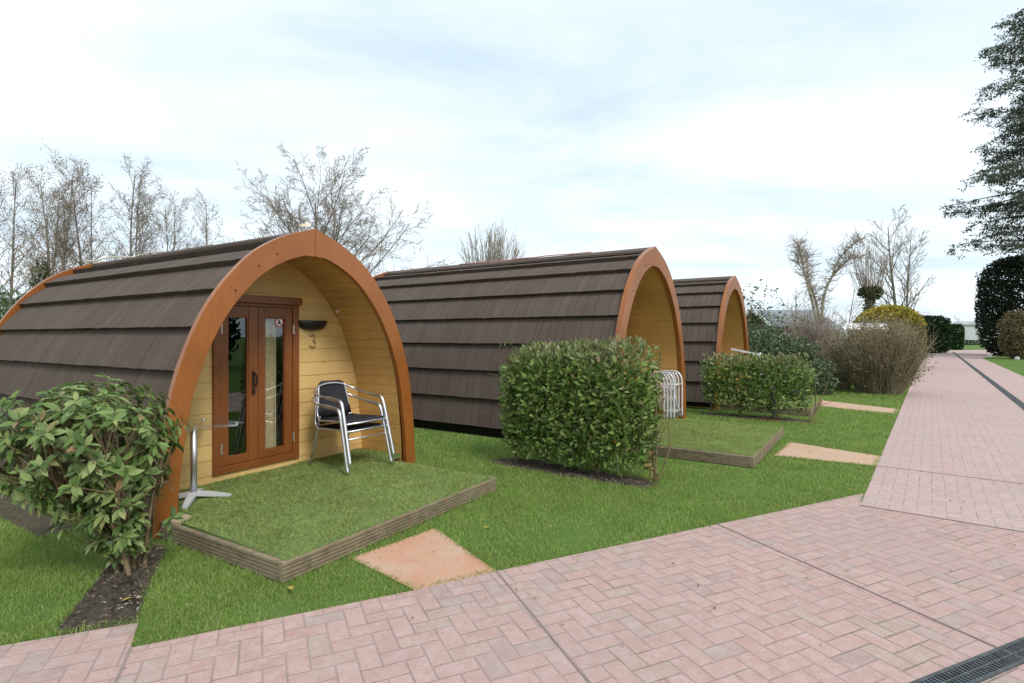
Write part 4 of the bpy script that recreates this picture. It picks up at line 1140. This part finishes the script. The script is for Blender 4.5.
def twig_bush(name, label, c, rx, ry, h, n, mat, seed, leafm=None, nl=0, ls=.04, group=None, flare=.8, rt=.005):
    r_ = np.random.default_rng(seed); root = empty(name, (c[0], c[1], 0)); setp(root, label, 'shrub', group); st = Tubes(); tips = []
    for i in range(n):
        a = r_.uniform(0, 2 * PI); f_ = math.sqrt(r_.random()); bx, by = math.cos(a) * rx * f_ * .55, math.sin(a) * ry * f_ * .55
        hh = h * (1 - .28 * f_ ** 3) * r_.uniform(.6, 1.05) ; d = unit(np.array([math.cos(a) * f_ * flare * rx / h + r_.normal() * .10, math.sin(a) * f_ * flare * ry / h + r_.normal() * .10, 1.0]))
        P, d2 = wander((bx, by, -.02), d, hh, 6, .07, .02, r_); st.add(P, np.linspace(rt * 1.5, rt * .5, 7), 3)
        for _ in range(5):
            j = r_.integers(1, 6); Q, _d = wander(P[j], side_dir(unit(P[j + 1] - P[j]), R(r_.uniform(20, 60)), r_), h * r_.uniform(.08, .25), 3, .15, .05, r_); st.add(Q, np.linspace(rt * .8, rt * .35, 4), 3); tips += [Q[1], Q[2], Q[3]]
    link('branches', st.mesh('branches'), M[mat], root)
    if leafm:
        T = np.array(tips); T = T[r_.integers(0, len(T), nl)] + r_.normal(size=(nl, 3)) * .03; T = T[T[:, 2] > .03]
        V, F = leaves(T, unit(r_.normal(size=T.shape) + np.array([0, 0, .4])), unit(r_.normal(size=T.shape)), ls * r_.uniform(.6, 1.4, len(T))); link('foliage', fast_mesh('foliage', V, [F]), M[leafm], root)
    return root

def at(px, Y): return ((px - 512) * Y / 546, Y)
# green bushes behind farthest pod
leafy_bush('evergreen_bush', 'dark green bush growing right behind the farthest pod', at(766, 15.4), (.80, .7, .90), .80, 5200, .085, 'bushgreen', 51)
leafy_bush('evergreen_bush', 'dark green bush beside the brown twiggy shrubs, right of its darker neighbour', at(794, 15.6), (.55, .65, .72), .66, 4200, .085, 'bushgreen', 52)
leafy_bush('evergreen_bush', 'low dark bush between second hedge and brown shrub', at(818, 14.0), (.34, .40, .45), .38, 1600, .075, 'bushgreen', 53)
# tall wispy shrub
wz = empty('bamboo', at(757, 16.2) + (0,)); setp(wz, 'tall thin wispy shrub with sparse pale leaves rising behind the farthest pod', 'shrub')
st = Tubes(); tp = []
for i in range(16):
    a = r_.uniform(0, 2 * PI); P, d2 = wander((r_.normal() * .2, r_.normal() * .2, -.02), unit(np.array([math.cos(a) * .16, math.sin(a) * .16, 1])), r_.uniform(2.0, 3.0), 8, .05, -.01, r_); st.add(P, np.linspace(.011, .003, 9), 4)
    for j in range(3, 9):
        for _ in range(2):
            Q, _d = wander(P[j], side_dir(np.array([0, 0, 1.0]), R(65), r_), .35, 3, .15, -.04, r_); st.add(Q, np.linspace(.004, .0015, 4), 3); tp += [Q[1], Q[2], Q[3]]
T = np.repeat(np.array(tp), 2, 0) + r_.normal(size=(len(tp) * 2, 3)) * .06; V, F = leaves(T, unit(r_.normal(size=T.shape) * np.array([1, 1, .4]) + np.array([0, 0, -.3])), unit(r_.normal(size=T.shape) + np.array([0, 0, 1])), .10 * r_.uniform(.6, 1.3, len(T)))
link('stems', st.mesh('stems'), M['stem'], wz); link('foliage', fast_mesh('foliage', V, [F]), M['bushgreen'], wz)
# brown twiggy shrubs by the path
twig_bush('twiggy_shrub', 'big dense brown twiggy shrub on the lawn at the path edge, before the golden dome', at(879, 14.4), .92, .95, 2.14, 1000, 'twig_olive', 61, 'olive', 15000, .055, flare=.75)
twig_bush('twiggy_shrub', 'thin upright brown twiggy shrub in front of the white van', at(836, 15.4), .60, .6, 1.75, 190, 'twig_olive', 62, 'olive', 1500, .05, flare=.6)
twig_bush('twiggy_shrub', 'reddish bare shrub at the foot of the pruned forked tree', at(813, 17.5), .70, .7, 2.65, 520, 'twig', 63, 'alder', 1500, .05, flare=.8)
# golden domed conifer
gd = leafy_bush('domed_conifer', 'golden yellow domed conifer behind the brown twiggy shrub beside the path', at(888, 26), (1.36, 1.35, 1.42), 1.40, 9000, .12, 'goldgreen', 71, 2.3, .03, shell=(.8, 1.02), cat='shrub')
P, N, t = superblob(6500, (1.38, 1.37, 1.45), 2.3, 71, .03, (.93, 1.04)); k = (P[:, 2] > .52 + .18 * np.sin(P[:, 0] * 5) * np.cos(P[:, 1] * 4)); P, N = P[k], N[k]; P[:, 2] += 1.42
V, F = shrub_leaves(P, N, .13); link('new_growth', fast_mesh('new_growth', V, [F]), M['gold'], gd)

# dark box hedges at the end of the path
def box_hedge(label, c, half, rz, n, size, mat, seed, group=None):
    root = empty('conifer_hedge', (c[0], c[1], 0), rz); setp(root, label, 'hedge', group)
    P, N, t = superblob(n, half, 7.0, seed, .05, (.88, 1.02)); P[:, 2] += half[2]; P = P[P[:, 2] > .05] if False else P
    V, F = shrub_leaves(P, N, size); link('foliage', fast_mesh('foliage', V, [F], True), M[mat], root)
    st = Tubes()
    for i in range(8): stems_in(st, [np.array([half[0] * (-.8 + .23 * i), 0, -.05])], [np.array([half[0] * (-.8 + .23 * i), 0, half[2] * 1.5])], .05, np.random.default_rng(seed), 5, .1)
    link('stems', st.mesh('stems'), M['stem'], root); return root
box_hedge('dark clipped conifer hedge closing the left half of the path', (36.6, 49.6), (2.0, 2.0, 1.62), R(0), 13000, .22, 'hedgegreen', 81)
box_hedge('narrower dark hedge block just behind the clipped path-end hedge', at(951, 60), (.55, 1.0, 1.35), R(52), 6000, .24, 'hedgegreen', 82)
# tall yew and small bush on the right lawn
yw = leafy_bush('yew', 'huge near black columnar yew on the lawn right of the path', at(1031, 41), (2.75, 2.4, 3.75), 3.62, 26000, .22, 'yew', 91, 3.4, .035, shell=(.78, 1.02), cat='tree')
leafy_bush('olive_shrub', 'small olive brown shrub in front of the huge dark yew', at(1020, 35.5), (1.05, 1.0, 1.55), 1.5, 5200, .16, 'olive', 92, 2.6, .15)
for (px, Y, s, lb) in ((989, 38, .12, 'small pale stone at the path edge left of the yew'), (1017, 34.2, .13, 'wider pale stone on the lawn below the olive shrub')):
    x, y = at(px, Y); m = MB(); dd = blob_dirs(60); import bmesh as _bm
    bm = _bm.new(); _bm.ops.create_icosphere(bm, subdivisions=2, radius=1.0)
    for v in bm.verts: v.co = Vector((v.co.x * s, v.co.y * s, v.co.z * s * 1.1)) * (1 + .12 * math.sin(v.co.x * 7 + v.co.y * 5))
    me = bpy.data.meshes.new('stone'); bm.to_mesh(me); bm.free(); o = link('stone', me, M['stone']); o.location = (x, y, s * .6); setp(o, lb, 'stone')

# cedar reaching in from the right
def cedar():
    r_ = np.random.default_rng(17); x, y = at(1072, 37); root = empty('conifer_tree', (x, y, 0)); setp(root, 'tall dark conifer reaching into the top right corner above the yew', 'tree')
    tr = Tubes(); P, _ = wander((0, 0, -.2), np.array([0, 0, 1.0]), 24, 12, .01, 0, r_); tr.add(P, np.linspace(.5, .08, 13), 9)
    br = Tubes(); LP, LD, LN = [], [], []
    for i in range(150):
        z = 7.2 + 16.2 * (i / 150); a = r_.uniform(0, 2 * PI); L = (6.8 - .15 * (z - 6)) * r_.uniform(.5, 1.08); L = max(L, 1.5)
        d = np.array([math.cos(a), math.sin(a), r_.uniform(-.05, .40)]); Q, d2 = wander((0, 0, z), d, L, 8, .06, -.02, r_); br.add(Q, np.linspace(.09, .012, 9), 4)
        for j in range(2, 9):
            for _ in range(3):
                f_ = j / 8; sd = side_dir(unit(Q[min(j, 8)] - Q[j - 1]), R(r_.uniform(35, 75)), r_); sd[2] = sd[2] * .5 - .22; sl = r_.uniform(.7, 1.7) * (1.15 - .5 * f_)
                W, wd = wander(Q[j], unit(sd), sl, 4, .08, -.05, r_); br.add(W, np.linspace(.018, .005, 5), 3)
                for k in range(1, 5):
                    if r_.random() < .3: continue
                    m = 11; b = W[k] + r_.normal(size=(m, 3)) * np.array([.15, .15, .06]); LP.append(b); LD.append(unit(wd[None] * .8 + r_.normal(size=(m, 3)) * .6 + np.array([0, 0, -.35])))
    LP = np.concatenate(LP); LD = np.concatenate(LD)
    LNn = unit(r_.normal(size=LP.shape) * .6 + np.array([0, 0, 1])); V, F = leaves(LP, LD, LNn, .15 * r_.uniform(.6, 1.4, len(LP)))
    t_ = link('trunk', tr.mesh('trunk'), M['bark_dark'], root); c_ = link('crown', br.mesh('crown'), M['bark_dark'], root); link('foliage', fast_mesh('foliage', V, [F]), M['cedar'], c_)
cedar()

# ------------------------------------------------------------------ bare trees
ALDER = dict(r0=.075, max=3, n=[30, 7, 5], start=[.22, .25, .2], ang=[42, 40, 40], len=[.30, .42, .5], rad=[.42, .6, .6], wob=[.025, .06, .10, .12], up=[.01, .06, .03, .0], taper=[.2, .3, .4, .5], cone=.55, rmin=.007, trunk_lvl=0)
al = 'bare alders with a few brown leaves behind the pods'
for (px, Y, ty, stems, seed, lb) in ((8, 24, 172, 2, 101, 'shorter bare alder at the left edge of the picture'), (41, 22.5, 165, 3, 102, 'three stemmed bare alder above the left bush, tallest at the left'),
                                     (66, 26, 178, 2, 107, 'slim bare alder set back between two taller alders'), (83, 24, 172, 2, 103, 'two stemmed bare alder, second tall one from the left'), (131, 24.5, 172, 3, 104, 'three stemmed bare alder left of the pod ridge'), (204, 28, 200, 1, 105, 'small bare alder rising over the ridge of the nearest pod'), (165, 30, 200, 2, 106, 'low faint bare alder between its two taller neighbours')):
    x, y = at(px, Y); bare_tree('alder_tree', lb, (x, y), 1.5 + (336 - ty) * Y / 546, ALDER, seed, stems, al, 'alder', .055, 1, 'bark_dark', 'twig', .06)
BROAD = dict(r0=.12, max=4, n=[14, 9, 7, 5], start=[.15, .2, .2, .2], ang=[56, 42, 42, 40], len=[.78, .50, .5, .5], rad=[.55, .55, .6, .6], wob=[.04, .07, .10, .12, .14], up=[.0, .05, .04, .02, 0], taper=[.25, .3, .35, .4, .5], cone=.5, rmin=.006, trunk_lvl=1)
x, y = at(326, 20); bare_tree('broad_tree', 'wide spreading bare tree rising between the nearest and the middle pod', (x, y), 6.5, BROAD, 203, 3, None, None, .06, 1, 'bark_dark', 'twig', .10)
def pollard(label, loc, zh, hr, n, l0, l1, spread, seed, r_tr, twigm):
    r_ = np.random.default_rng(seed); root = empty('pollard_tree', (loc[0], loc[1], 0)); setp(root, label, 'tree'); tr = Tubes(); cr = Tubes()
    tr.add(np.array([(0, 0, -.2), (.02, 0, zh * .5), (0, .02, zh)]), [r_tr * 1.15, r_tr, r_tr * 1.1], 9)
    for i in range(n):
        a = r_.uniform(0, 2 * PI); f_ = math.sqrt(r_.random()); p = np.array([math.cos(a) * hr * f_, math.sin(a) * hr * f_, zh + hr * .5 * (1 - f_ * f_)])
        d = unit(np.array([math.cos(a) * f_ * spread, math.sin(a) * f_ * spread, 1.0]) + r_.normal(size=3) * .06)
        P, d2 = wander(p - d * .3, d, r_.uniform(l0, l1) * (1 - .22 * f_ ** 2), 6, .04, .05, r_); cr.add(P, np.linspace(.017, .008, 7), 3)
        for _ in range(4):
            j = r_.integers(1, 6); Q, _d = wander(P[j], side_dir(unit(P[j + 1] - P[j]), R(r_.uniform(12, 35)), r_), r_.uniform(.4, 1.0), 3, .06, .08, r_); cr.add(Q, np.linspace(.010, .006, 4), 3)
    for k in range(7): 
        a = 2 * PI * k / 7; tr.add(np.array(smooth_path([(0, 0, zh * .8), (math.cos(a) * hr * .5, math.sin(a) * hr * .5, zh), (math.cos(a) * hr * .8, math.sin(a) * hr * .8, zh + .25)], 3)), np.linspace(r_tr * .7, .05, 7), 6)
    link('trunk', tr.mesh('trunk'), M['bark'], root); link('crown', cr.mesh('crown'), M[twigm], root); return root
pollard('rounded pollard with dense upright pale shoots above the middle pod ridge', at(490, 28), 3.9, 1.0, 130, 2.3, 3.5, .42, 301, .3, 'twig_pale')
# pruned forked tree
def forked():
    r_ = np.random.default_rng(44); Y = 27; x, y = at(821, Y); root = empty('forked_tree', (x, y, 0)); setp(root, 'pale pruned forked tree with long bare limbs and short spurs', 'tree')
    k = Y / 546; tr = Tubes(); cr = Tubes()
    def L(pts, dy, r0, r1):
        P = np.array([(p[0], p[1], p[2]) for p in smooth_path([((a - 821) * k, d_ * 1.0, 1.5 + (336 - b) * k) for (a, b), d_ in zip(pts, dy)], 5)]); tr.add(P, np.linspace(r0, r1, len(P)), 7); return P
    tr.add(np.array([(0, 0, -.2), (0, 0, .8), (0, 0, 1.75)]), [.13, .11, .10], 8)
    limbs = [L([(819, 330), (812, 296), (808, 272), (806, 252), (803, 240)], (0, .1, .3, .5, .6), .075, .03), L([(822, 330), (822, 300), (828, 280), (838, 268), (850, 259), (863, 257)], (0, -.1, -.2, -.2, 0, .2), .075, .028),
             L([(821, 330), (820, 300), (817, 278), (820, 262), (823, 250)], (0, .4, .8, 1.2, 1.5), .065, .02), L([(828, 282), (832, 262), (842, 248), (848, 242)], (-.2, -.5, -.8, -1), .04, .015), L([(808, 272), (798, 262), (796, 250)], (.3, 0, -.2), .035, .015)]
    for P in limbs:
        for i in range(4, len(P)):
            for _ in range(5):
                Q, d2 = wander(P[i], unit(r_.normal(size=3) * np.array([1, 1, .7]) + np.array([0, 0, .35])), r_.uniform(.25, .85), 4, .14, .06, r_); cr.add(Q, np.linspace(.016, .006, 5), 3)
                for _ in range(3):
                    W, d3 = wander(Q[r_.integers(1, 4)], unit(r_.normal(size=3) + np.array([0, 0, .5])), .3, 3, .15, .04, r_); cr.add(W, np.linspace(.008, .005, 4), 3)
    link('trunk', tr.mesh('trunk'), M['bark_light'], root); link('crown', cr.mesh('crown'), M['twig'], root)
forked()
pl = pollard('ivy topped pollard with tall thin upright shoots left of the twin stemmed tree', at(870, 32), 4.1, .55, 55, 2.2, 3.7, .42, 305, .2, 'twig')
P, N, t = superblob(1500, (.62, .55, .36), 2.2, 9, .3, (.3, 1.02)); P[:, 2] += 4.05; P2, N2, _ = superblob(900, (.32, .32, 1.3), 2.5, 10, .2, (.6, 1.0)); P2[:, 2] += 2.6
V, F = shrub_leaves(np.concatenate([P, P2]), np.concatenate([N, N2]), .13); link('ivy', fast_mesh('ivy', V, [F]), M['ivy'], pl)
TWIN = dict(r0=.13, max=3, n=[20, 9, 7], start=[.25, .25, .2], ang=[40, 40, 40], len=[.42, .48, .5], rad=[.5, .55, .6], wob=[.03, .06, .10, .12], up=[.01, .05, .04, .0], taper=[.2, .3, .4, .5], cone=.55, rmin=.010, trunk_lvl=1)
x, y = at(903, 37); bare_tree('twin_stem_tree', 'tall bare twin stemmed tree above the golden dome', (x, y), 9.3, TWIN, 402, 2, None, None, .06, 1, 'bark', 'twig_pale', .10)
SCRUB = dict(ALDER, r0=.06, n=[14, 6, 5], len=[.45, .5, .5])
for (px, Y, ty, seed, lb) in ((845, 38, 285, 501, 'small bare tree behind the forked tree'), (795, 24, 292, 502, 'little bare leaning tree beside the slate roof'), (962, 78, 318, 503, 'bare tree before the pale hut at the path end'), (780, 45, 305, 504, 'low bare tree far behind the slate roof')):
    x, y = at(px, Y); bare_tree('bare_tree', lb, (x, y), 1.5 + (336 - ty) * Y / 546, SCRUB, seed, 1, 'small bare background trees', None, .06, 1, 'bark', 'twig_pale', .1)
# ivy clad stump and evergreen at far left
iv = leafy_bush('ivy_column', 'dark ivy covered trunk behind the left end of the nearest pod', at(43, 21), (.40, .40, 1.9), 2.3, 3000, .12, 'ivy', 111, 2.5, .25, cat='tree')
leafy_bush('evergreen_bush', 'dark green bush at the left edge behind the nearest pod', at(6, 19), (1.15, 1.1, 1.45), 1.42, 7000, .12, 'bushgreen', 112)

# ------------------------------------------------------------------ far buildings and the van
def slate_house():
    x, y = at(783, 31); root = empty('outbuilding', (x, y, 0), R(-4)); setp(root, 'low outbuilding with pale grey slate roof behind the shrubs', 'building')
    t = NT('slate_roof'); v = t.coord('Object', (1, 1, 1)); br = t.n('ShaderNodeTexBrick'); t.l(v, br.inputs['Vector']); br.inputs['Scale'].default_value = 2.2
    br.inputs['Color1'].default_value = (.20, .215, .235, 1); br.inputs['Color2'].default_value = (.30, .32, .34, 1); br.inputs['Mortar'].default_value = (.09, .095, .10, 1); br.inputs['Mortar Size'].default_value = .03
    t.col(br.outputs[0]).rough(.55, .5)
    w, d = 1.5, 2.6; m = MB(); m.box((0, 0, 1.0), (2 * w, 2 * d, 2.0)); m.build('wall', plain('dark_boarding', (.06, .055, .05), .8), root)
    m = MB(); m.add([(-w - .2, -d - .3, 1.98), (w + .2, -d - .3, 1.98), (w + .2, 0, 2.98), (-w - .2, 0, 2.98), (-w - .2, d + .3, 1.98), (w + .2, d + .3, 1.98)], [(0, 1, 2, 3), (3, 2, 5, 4)])
    m.add([(-w - .2, -d - .3, 1.90), (w + .2, -d - .3, 1.90), (w + .2, 0, 2.90), (-w - .2, 0, 2.90), (-w - .2, d + .3, 1.90), (w + .2, d + .3, 1.90)], [(3, 2, 1, 0), (4, 5, 2, 3)]); rf = m.build('roof', t.mat, root)
    m = MB(); m.bar((-w - .24, -d - .32, 1.99), (-w - .24, 0, 3.0), .06, .16); m.bar((-w - .24, 0, 3.0), (-w - .24, d + .32, 1.99), .06, .16); m.build('verge', M['white_paint'], rf)
    m = MB(); m.box((0, -d - .34, 1.93), (2 * w + .4, .07, .11)); m.build('gutter', M['black_plastic'], rf)
    for px_ in (-.8, .7):
        m = MB(); m.box((px_, -d - .01, 1.2), (.9, .05, .9)); f_ = m.build('window', M['white_paint'], root); m = MB(); m.box((px_, -d - .04, 1.2), (.76, .02, .76)); m.build('pane', M['carglass'], f_)
slate_house()
def hut():
    x, y = at(968, 98); root = empty('pale_hut', (x, y, 0), R(-8)); setp(root, 'pale grey hut far off at the end of the path', 'building')
    m = MB(); m.box((0, 0, 1.75), (5.2, 6, 3.3)); m.build('wall', plain('pale_cladding', (.50, .53, .53), .7, .3, 0, .06, 1.5), root)
    m = MB(); m.prism_y([(-2.8, 3.38), (2.8, 3.38), (2.8, 3.5), (0, 4.2), (-2.8, 3.5)], -3.2, 3.2); m.build('roof', plain('grey_roofing', (.42, .44, .46), .7), root)
    m = MB(); m.box((.1, -3.01, 2.6), (1.6, .08, 1.0)); f_ = m.build('window', M['white_paint'], root); m = MB(); m.box((.1, -3.05, 2.6), (1.4, .04, .8)); m.build('pane', plain('pale_blind', (.7, .72, .74), .5), f_)
    box_hedge('low dark hedge in front of the pale hut', at(969, 92), (3.0, .5, .36), 0, 2500, .2, 'hedgegreen', 84)
hut()
def van():
    x, y = at(839, 22); root = empty('parked_van', (x, y, 0), R(82)); setp(root, 'white van parked behind the thin brown shrub', 'van')
    paint = plain('white_vehicle_paint', (.74, .76, .80), .25, .5, 0, .03); L_, W_, H_ = 4.3, 1.8, 1.95
    def profile(s): return [(-2.15, .35), (2.15, .35), (2.15, .95), (2.05, 1.08), (1.35, 1.20), (.75, 1.88), (.55, 1.95), (-2.0, 1.97), (-2.15, 1.75)]
    m = MB(); P = profile(0); n = len(P); vs = []
    for y_, ins in ((-.86, .0), (.86, .0)):
        for (a, b) in P: vs.append((a, y_ * (1 - .10 * max(0, b - 1.0)), b))
    fs = [tuple(range(n)), tuple(range(2 * n - 1, n - 1, -1))] + [((i + 1) % n, i, n + i, n + (i + 1) % n) for i in range(n)]
    m.add(vs, fs); ob = m.build('body', paint, root); bv = ob.modifiers.new('bevel', 'BEVEL'); bv.width = .05; bv.segments = 3; bv.limit_method = 'ANGLE'
    for (a, b) in ((-1.95, -1.05), (-.95, -.10), (.0, .72)):
        m = MB(); top = 1.74; bt = 1.12; ex = .28 if b > .5 else 0
        for sg in (-1, 1):
            yb, yt = sg * (.868 - .86 * .10 * (bt - 1) + .004), sg * (.868 - .86 * .10 * (top - 1) + .004)
            q = [(a, yb, bt), (b + ex * .9, yb, bt), (b, yt, top), (a, yt, top)]; i_ = [(p[0], p[1] - sg * .02, p[2]) for p in q]; m.add(q + i_, [(0, 1, 2, 3), (0, 4, 5, 1), (1, 5, 6, 2), (2, 6, 7, 3), (3, 7, 4, 0)])
        m.build('window', plain('dark_van_glass', (.06, .07, .075), .08, .6), root)
    m = MB(); m.add([(1.37, -.74, 1.235), (1.37, .74, 1.235), (.80, .70, 1.86), (.80, -.70, 1.86), (1.34, -.74, 1.22), (1.34, .74, 1.22), (.77, .70, 1.845), (.77, -.70, 1.845)], [(0, 1, 2, 3), (4, 7, 6, 5), (0, 4, 5, 1), (1, 5, 6, 2), (2, 6, 7, 3), (3, 7, 4, 0)]); m.build('windscreen', M['black_plastic'], root)
    m = MB(); m.add([(-2.175, -.66, 1.15), (-2.175, .66, 1.15), (-2.17, .60, 1.72), (-2.17, -.60, 1.72), (-2.14, -.66, 1.15), (-2.14, .66, 1.15), (-2.14, .60, 1.72), (-2.14, -.60, 1.72)], [(3, 2, 1, 0), (4, 5, 6, 7), (0, 1, 5, 4), (1, 2, 6, 5), (2, 3, 7, 6), (3, 0, 4, 7)]); m.build('rear_window', plain('rear_glass', (.05, .06, .065), .08, .6), root)
    for (wx, wy) in ((-1.35, -.80), (1.35, -.80), (-1.35, .80), (1.35, .80)):
        m = MB(); m.tube([(wx, wy - .10, .33), (wx, wy + .10, .33)], .33, 22); w_ = m.build('wheel', M['black_plastic'], root); m = MB(); sg = -1 if wy < 0 else 1; m.tube([(wx, wy + sg * .09, .33), (wx, wy + sg * .106, .33)], .2, 16); m.build('rim', M['alu_dull'], w_)
    for sg in (-1, 1):
        m = MB(); m.box((-2.16, sg * .74, 1.05), (.05, .14, .4), bev=.01); m.build('tail_light', M['red_vinyl'], root); m = MB(); m.box((2.13, sg * .64, .82), (.08, .3, .18), bev=.02); m.build('headlight', M['pale_cap'], root)
van()
# unseen tall hedge, added across the path to darken the door glass reflections
box_hedge('added tall dark hedge, out of view across the forecourt, for dark door reflections', (15.5, -4.5), (1.2, 11, 2.0), R(-32), 9000, .3, 'hedgegreen', 85)

# yellow fallen leaves on the lawn and soil
for k, (x, y, lb) in enumerate(((-.20, 4.18, 'yellow fallen leaf on the lawn right of the orange slab'), (-2.20, 3.03, 'yellow fallen leaf on the soil under the left shrub'), (-1.22, 3.17, 'yellow fallen leaf on the grass beside the deck corner'))):
    n = 1; P = np.array([(0, 0, .03)] * n) + rng.normal(size=(n, 3)) * np.array([.035, .035, .004])
    V, F = leaves(P, unit(rng.normal(size=(n, 3)) * np.array([1, 1, .15])), unit(rng.normal(size=(n, 3)) * .25 + np.array([0, 0, 1])), rng.uniform(.05, .09, n), True)
    o = link('fallen_leaf', fast_mesh('fallen_leaf', V, [F]), M['yellowleaf']); o.location = (x, y, .0); setp(o, lb, 'leaf')

# ------------------------------------------------------------------ light, sky, camera
SUN_DIR = Vector((.42, -.62, .80)).normalized(); elev = math.asin(SUN_DIR.z); azim = math.atan2(SUN_DIR.x, SUN_DIR.y)
ld = bpy.data.lights.new('sun', 'SUN'); ld.energy = 1.5; ld.angle = R(18); ld.color = (1, .955, .89)
lo = bpy.data.objects.new('sun', ld); COL.objects.link(lo); lo.rotation_euler = SUN_DIR.to_track_quat('Z', 'Y').to_euler()
w = bpy.data.worlds.new('World'); sc.world = w; w.use_nodes = True; nt = w.node_tree; nd = nt.nodes; bg = nd['Background']; bg.inputs['Strength'].default_value = .10
sky = nd.new('ShaderNodeTexSky'); sky.sky_type = 'NISHITA'; sky.sun_disc = False; sky.sun_elevation = elev; sky.sun_rotation = azim; sky.air_density = 1.0; sky.dust_density = 1.5
tc = nd.new('ShaderNodeTexCoord'); sp_ = nd.new('ShaderNodeSeparateXYZ'); nt.links.new(tc.outputs['Generated'], sp_.inputs[0])
def wm(op, a, b=None, clamp=False):
    m = nd.new('ShaderNodeMath'); m.operation = op; m.use_clamp = clamp
    for i, v in enumerate((a, b)):
        if v is None: continue
        if isinstance(v, (int, float)): m.inputs[i].default_value = v
        else: nt.links.new(v, m.inputs[i])
    return m.outputs[0]
zc_ = wm('ADD', wm('MAXIMUM', sp_.outputs[2], 0.0), .13)
cbx = nd.new('ShaderNodeCombineXYZ'); nt.links.new(wm('DIVIDE', sp_.outputs[0], zc_), cbx.inputs[0]); nt.links.new(wm('DIVIDE', sp_.outputs[1], zc_), cbx.inputs[1])
mp = nd.new('ShaderNodeMapping'); mp.inputs['Rotation'].default_value = (0, 0, R(20)); mp.inputs['Scale'].default_value = (.55, .95, 1); mp.inputs['Location'].default_value = (5.3, 2.9, 0); nt.links.new(cbx.outputs[0], mp.inputs[0])
n1 = nd.new('ShaderNodeTexNoise'); n1.inputs['Scale'].default_value = 1.35; n1.inputs['Detail'].default_value = 6; n1.inputs['Roughness'].default_value = .58; n1.inputs['Distortion'].default_value = .4; nt.links.new(mp.outputs[0], n1.inputs[0])
rp = nd.new('ShaderNodeValToRGB'); rp.color_ramp.elements[0].position = .30; rp.color_ramp.elements[1].position = .76; nt.links.new(n1.outputs[0], rp.inputs[0])
cl = nd.new('ShaderNodeMix'); cl.data_type = 'RGBA'; nt.links.new(rp.outputs[0], cl.inputs[0]); cl.inputs[6].default_value = (4.6, 5.6, 6.4, 1); cl.inputs[7].default_value = (7.9, 8.35, 8.6, 1)
fx_ = nd.new('ShaderNodeMix'); fx_.data_type = 'RGBA'; fx_.inputs[0].default_value = .88; nt.links.new(sky.outputs[0], fx_.inputs[6]); nt.links.new(cl.outputs[2], fx_.inputs[7]); nt.links.new(fx_.outputs[2], bg.inputs['Color'])

cd = bpy.data.cameras.new('camera'); co = bpy.data.objects.new('camera', cd); COL.objects.link(co); sc.camera = co
co.location = (0, 0, 1.5); co.rotation_euler = (R(90), 0, 0); cd.sensor_width = 36; cd.lens = 546 / 1024 * 36; cd.shift_y = -5.5 / 1024; cd.clip_end = 3000; cd.clip_start = .05
sc.view_settings.view_transform = 'Standard'; sc.view_settings.look = 'None'; sc.view_settings.exposure = .74; sc.view_settings.gamma = 1
sc.render.engine = 'CYCLES'; sc.cycles.max_bounces = 7; sc.cycles.transparent_max_bounces = 12; sc.cycles.caustics_reflective = False; sc.cycles.caustics_refractive = False
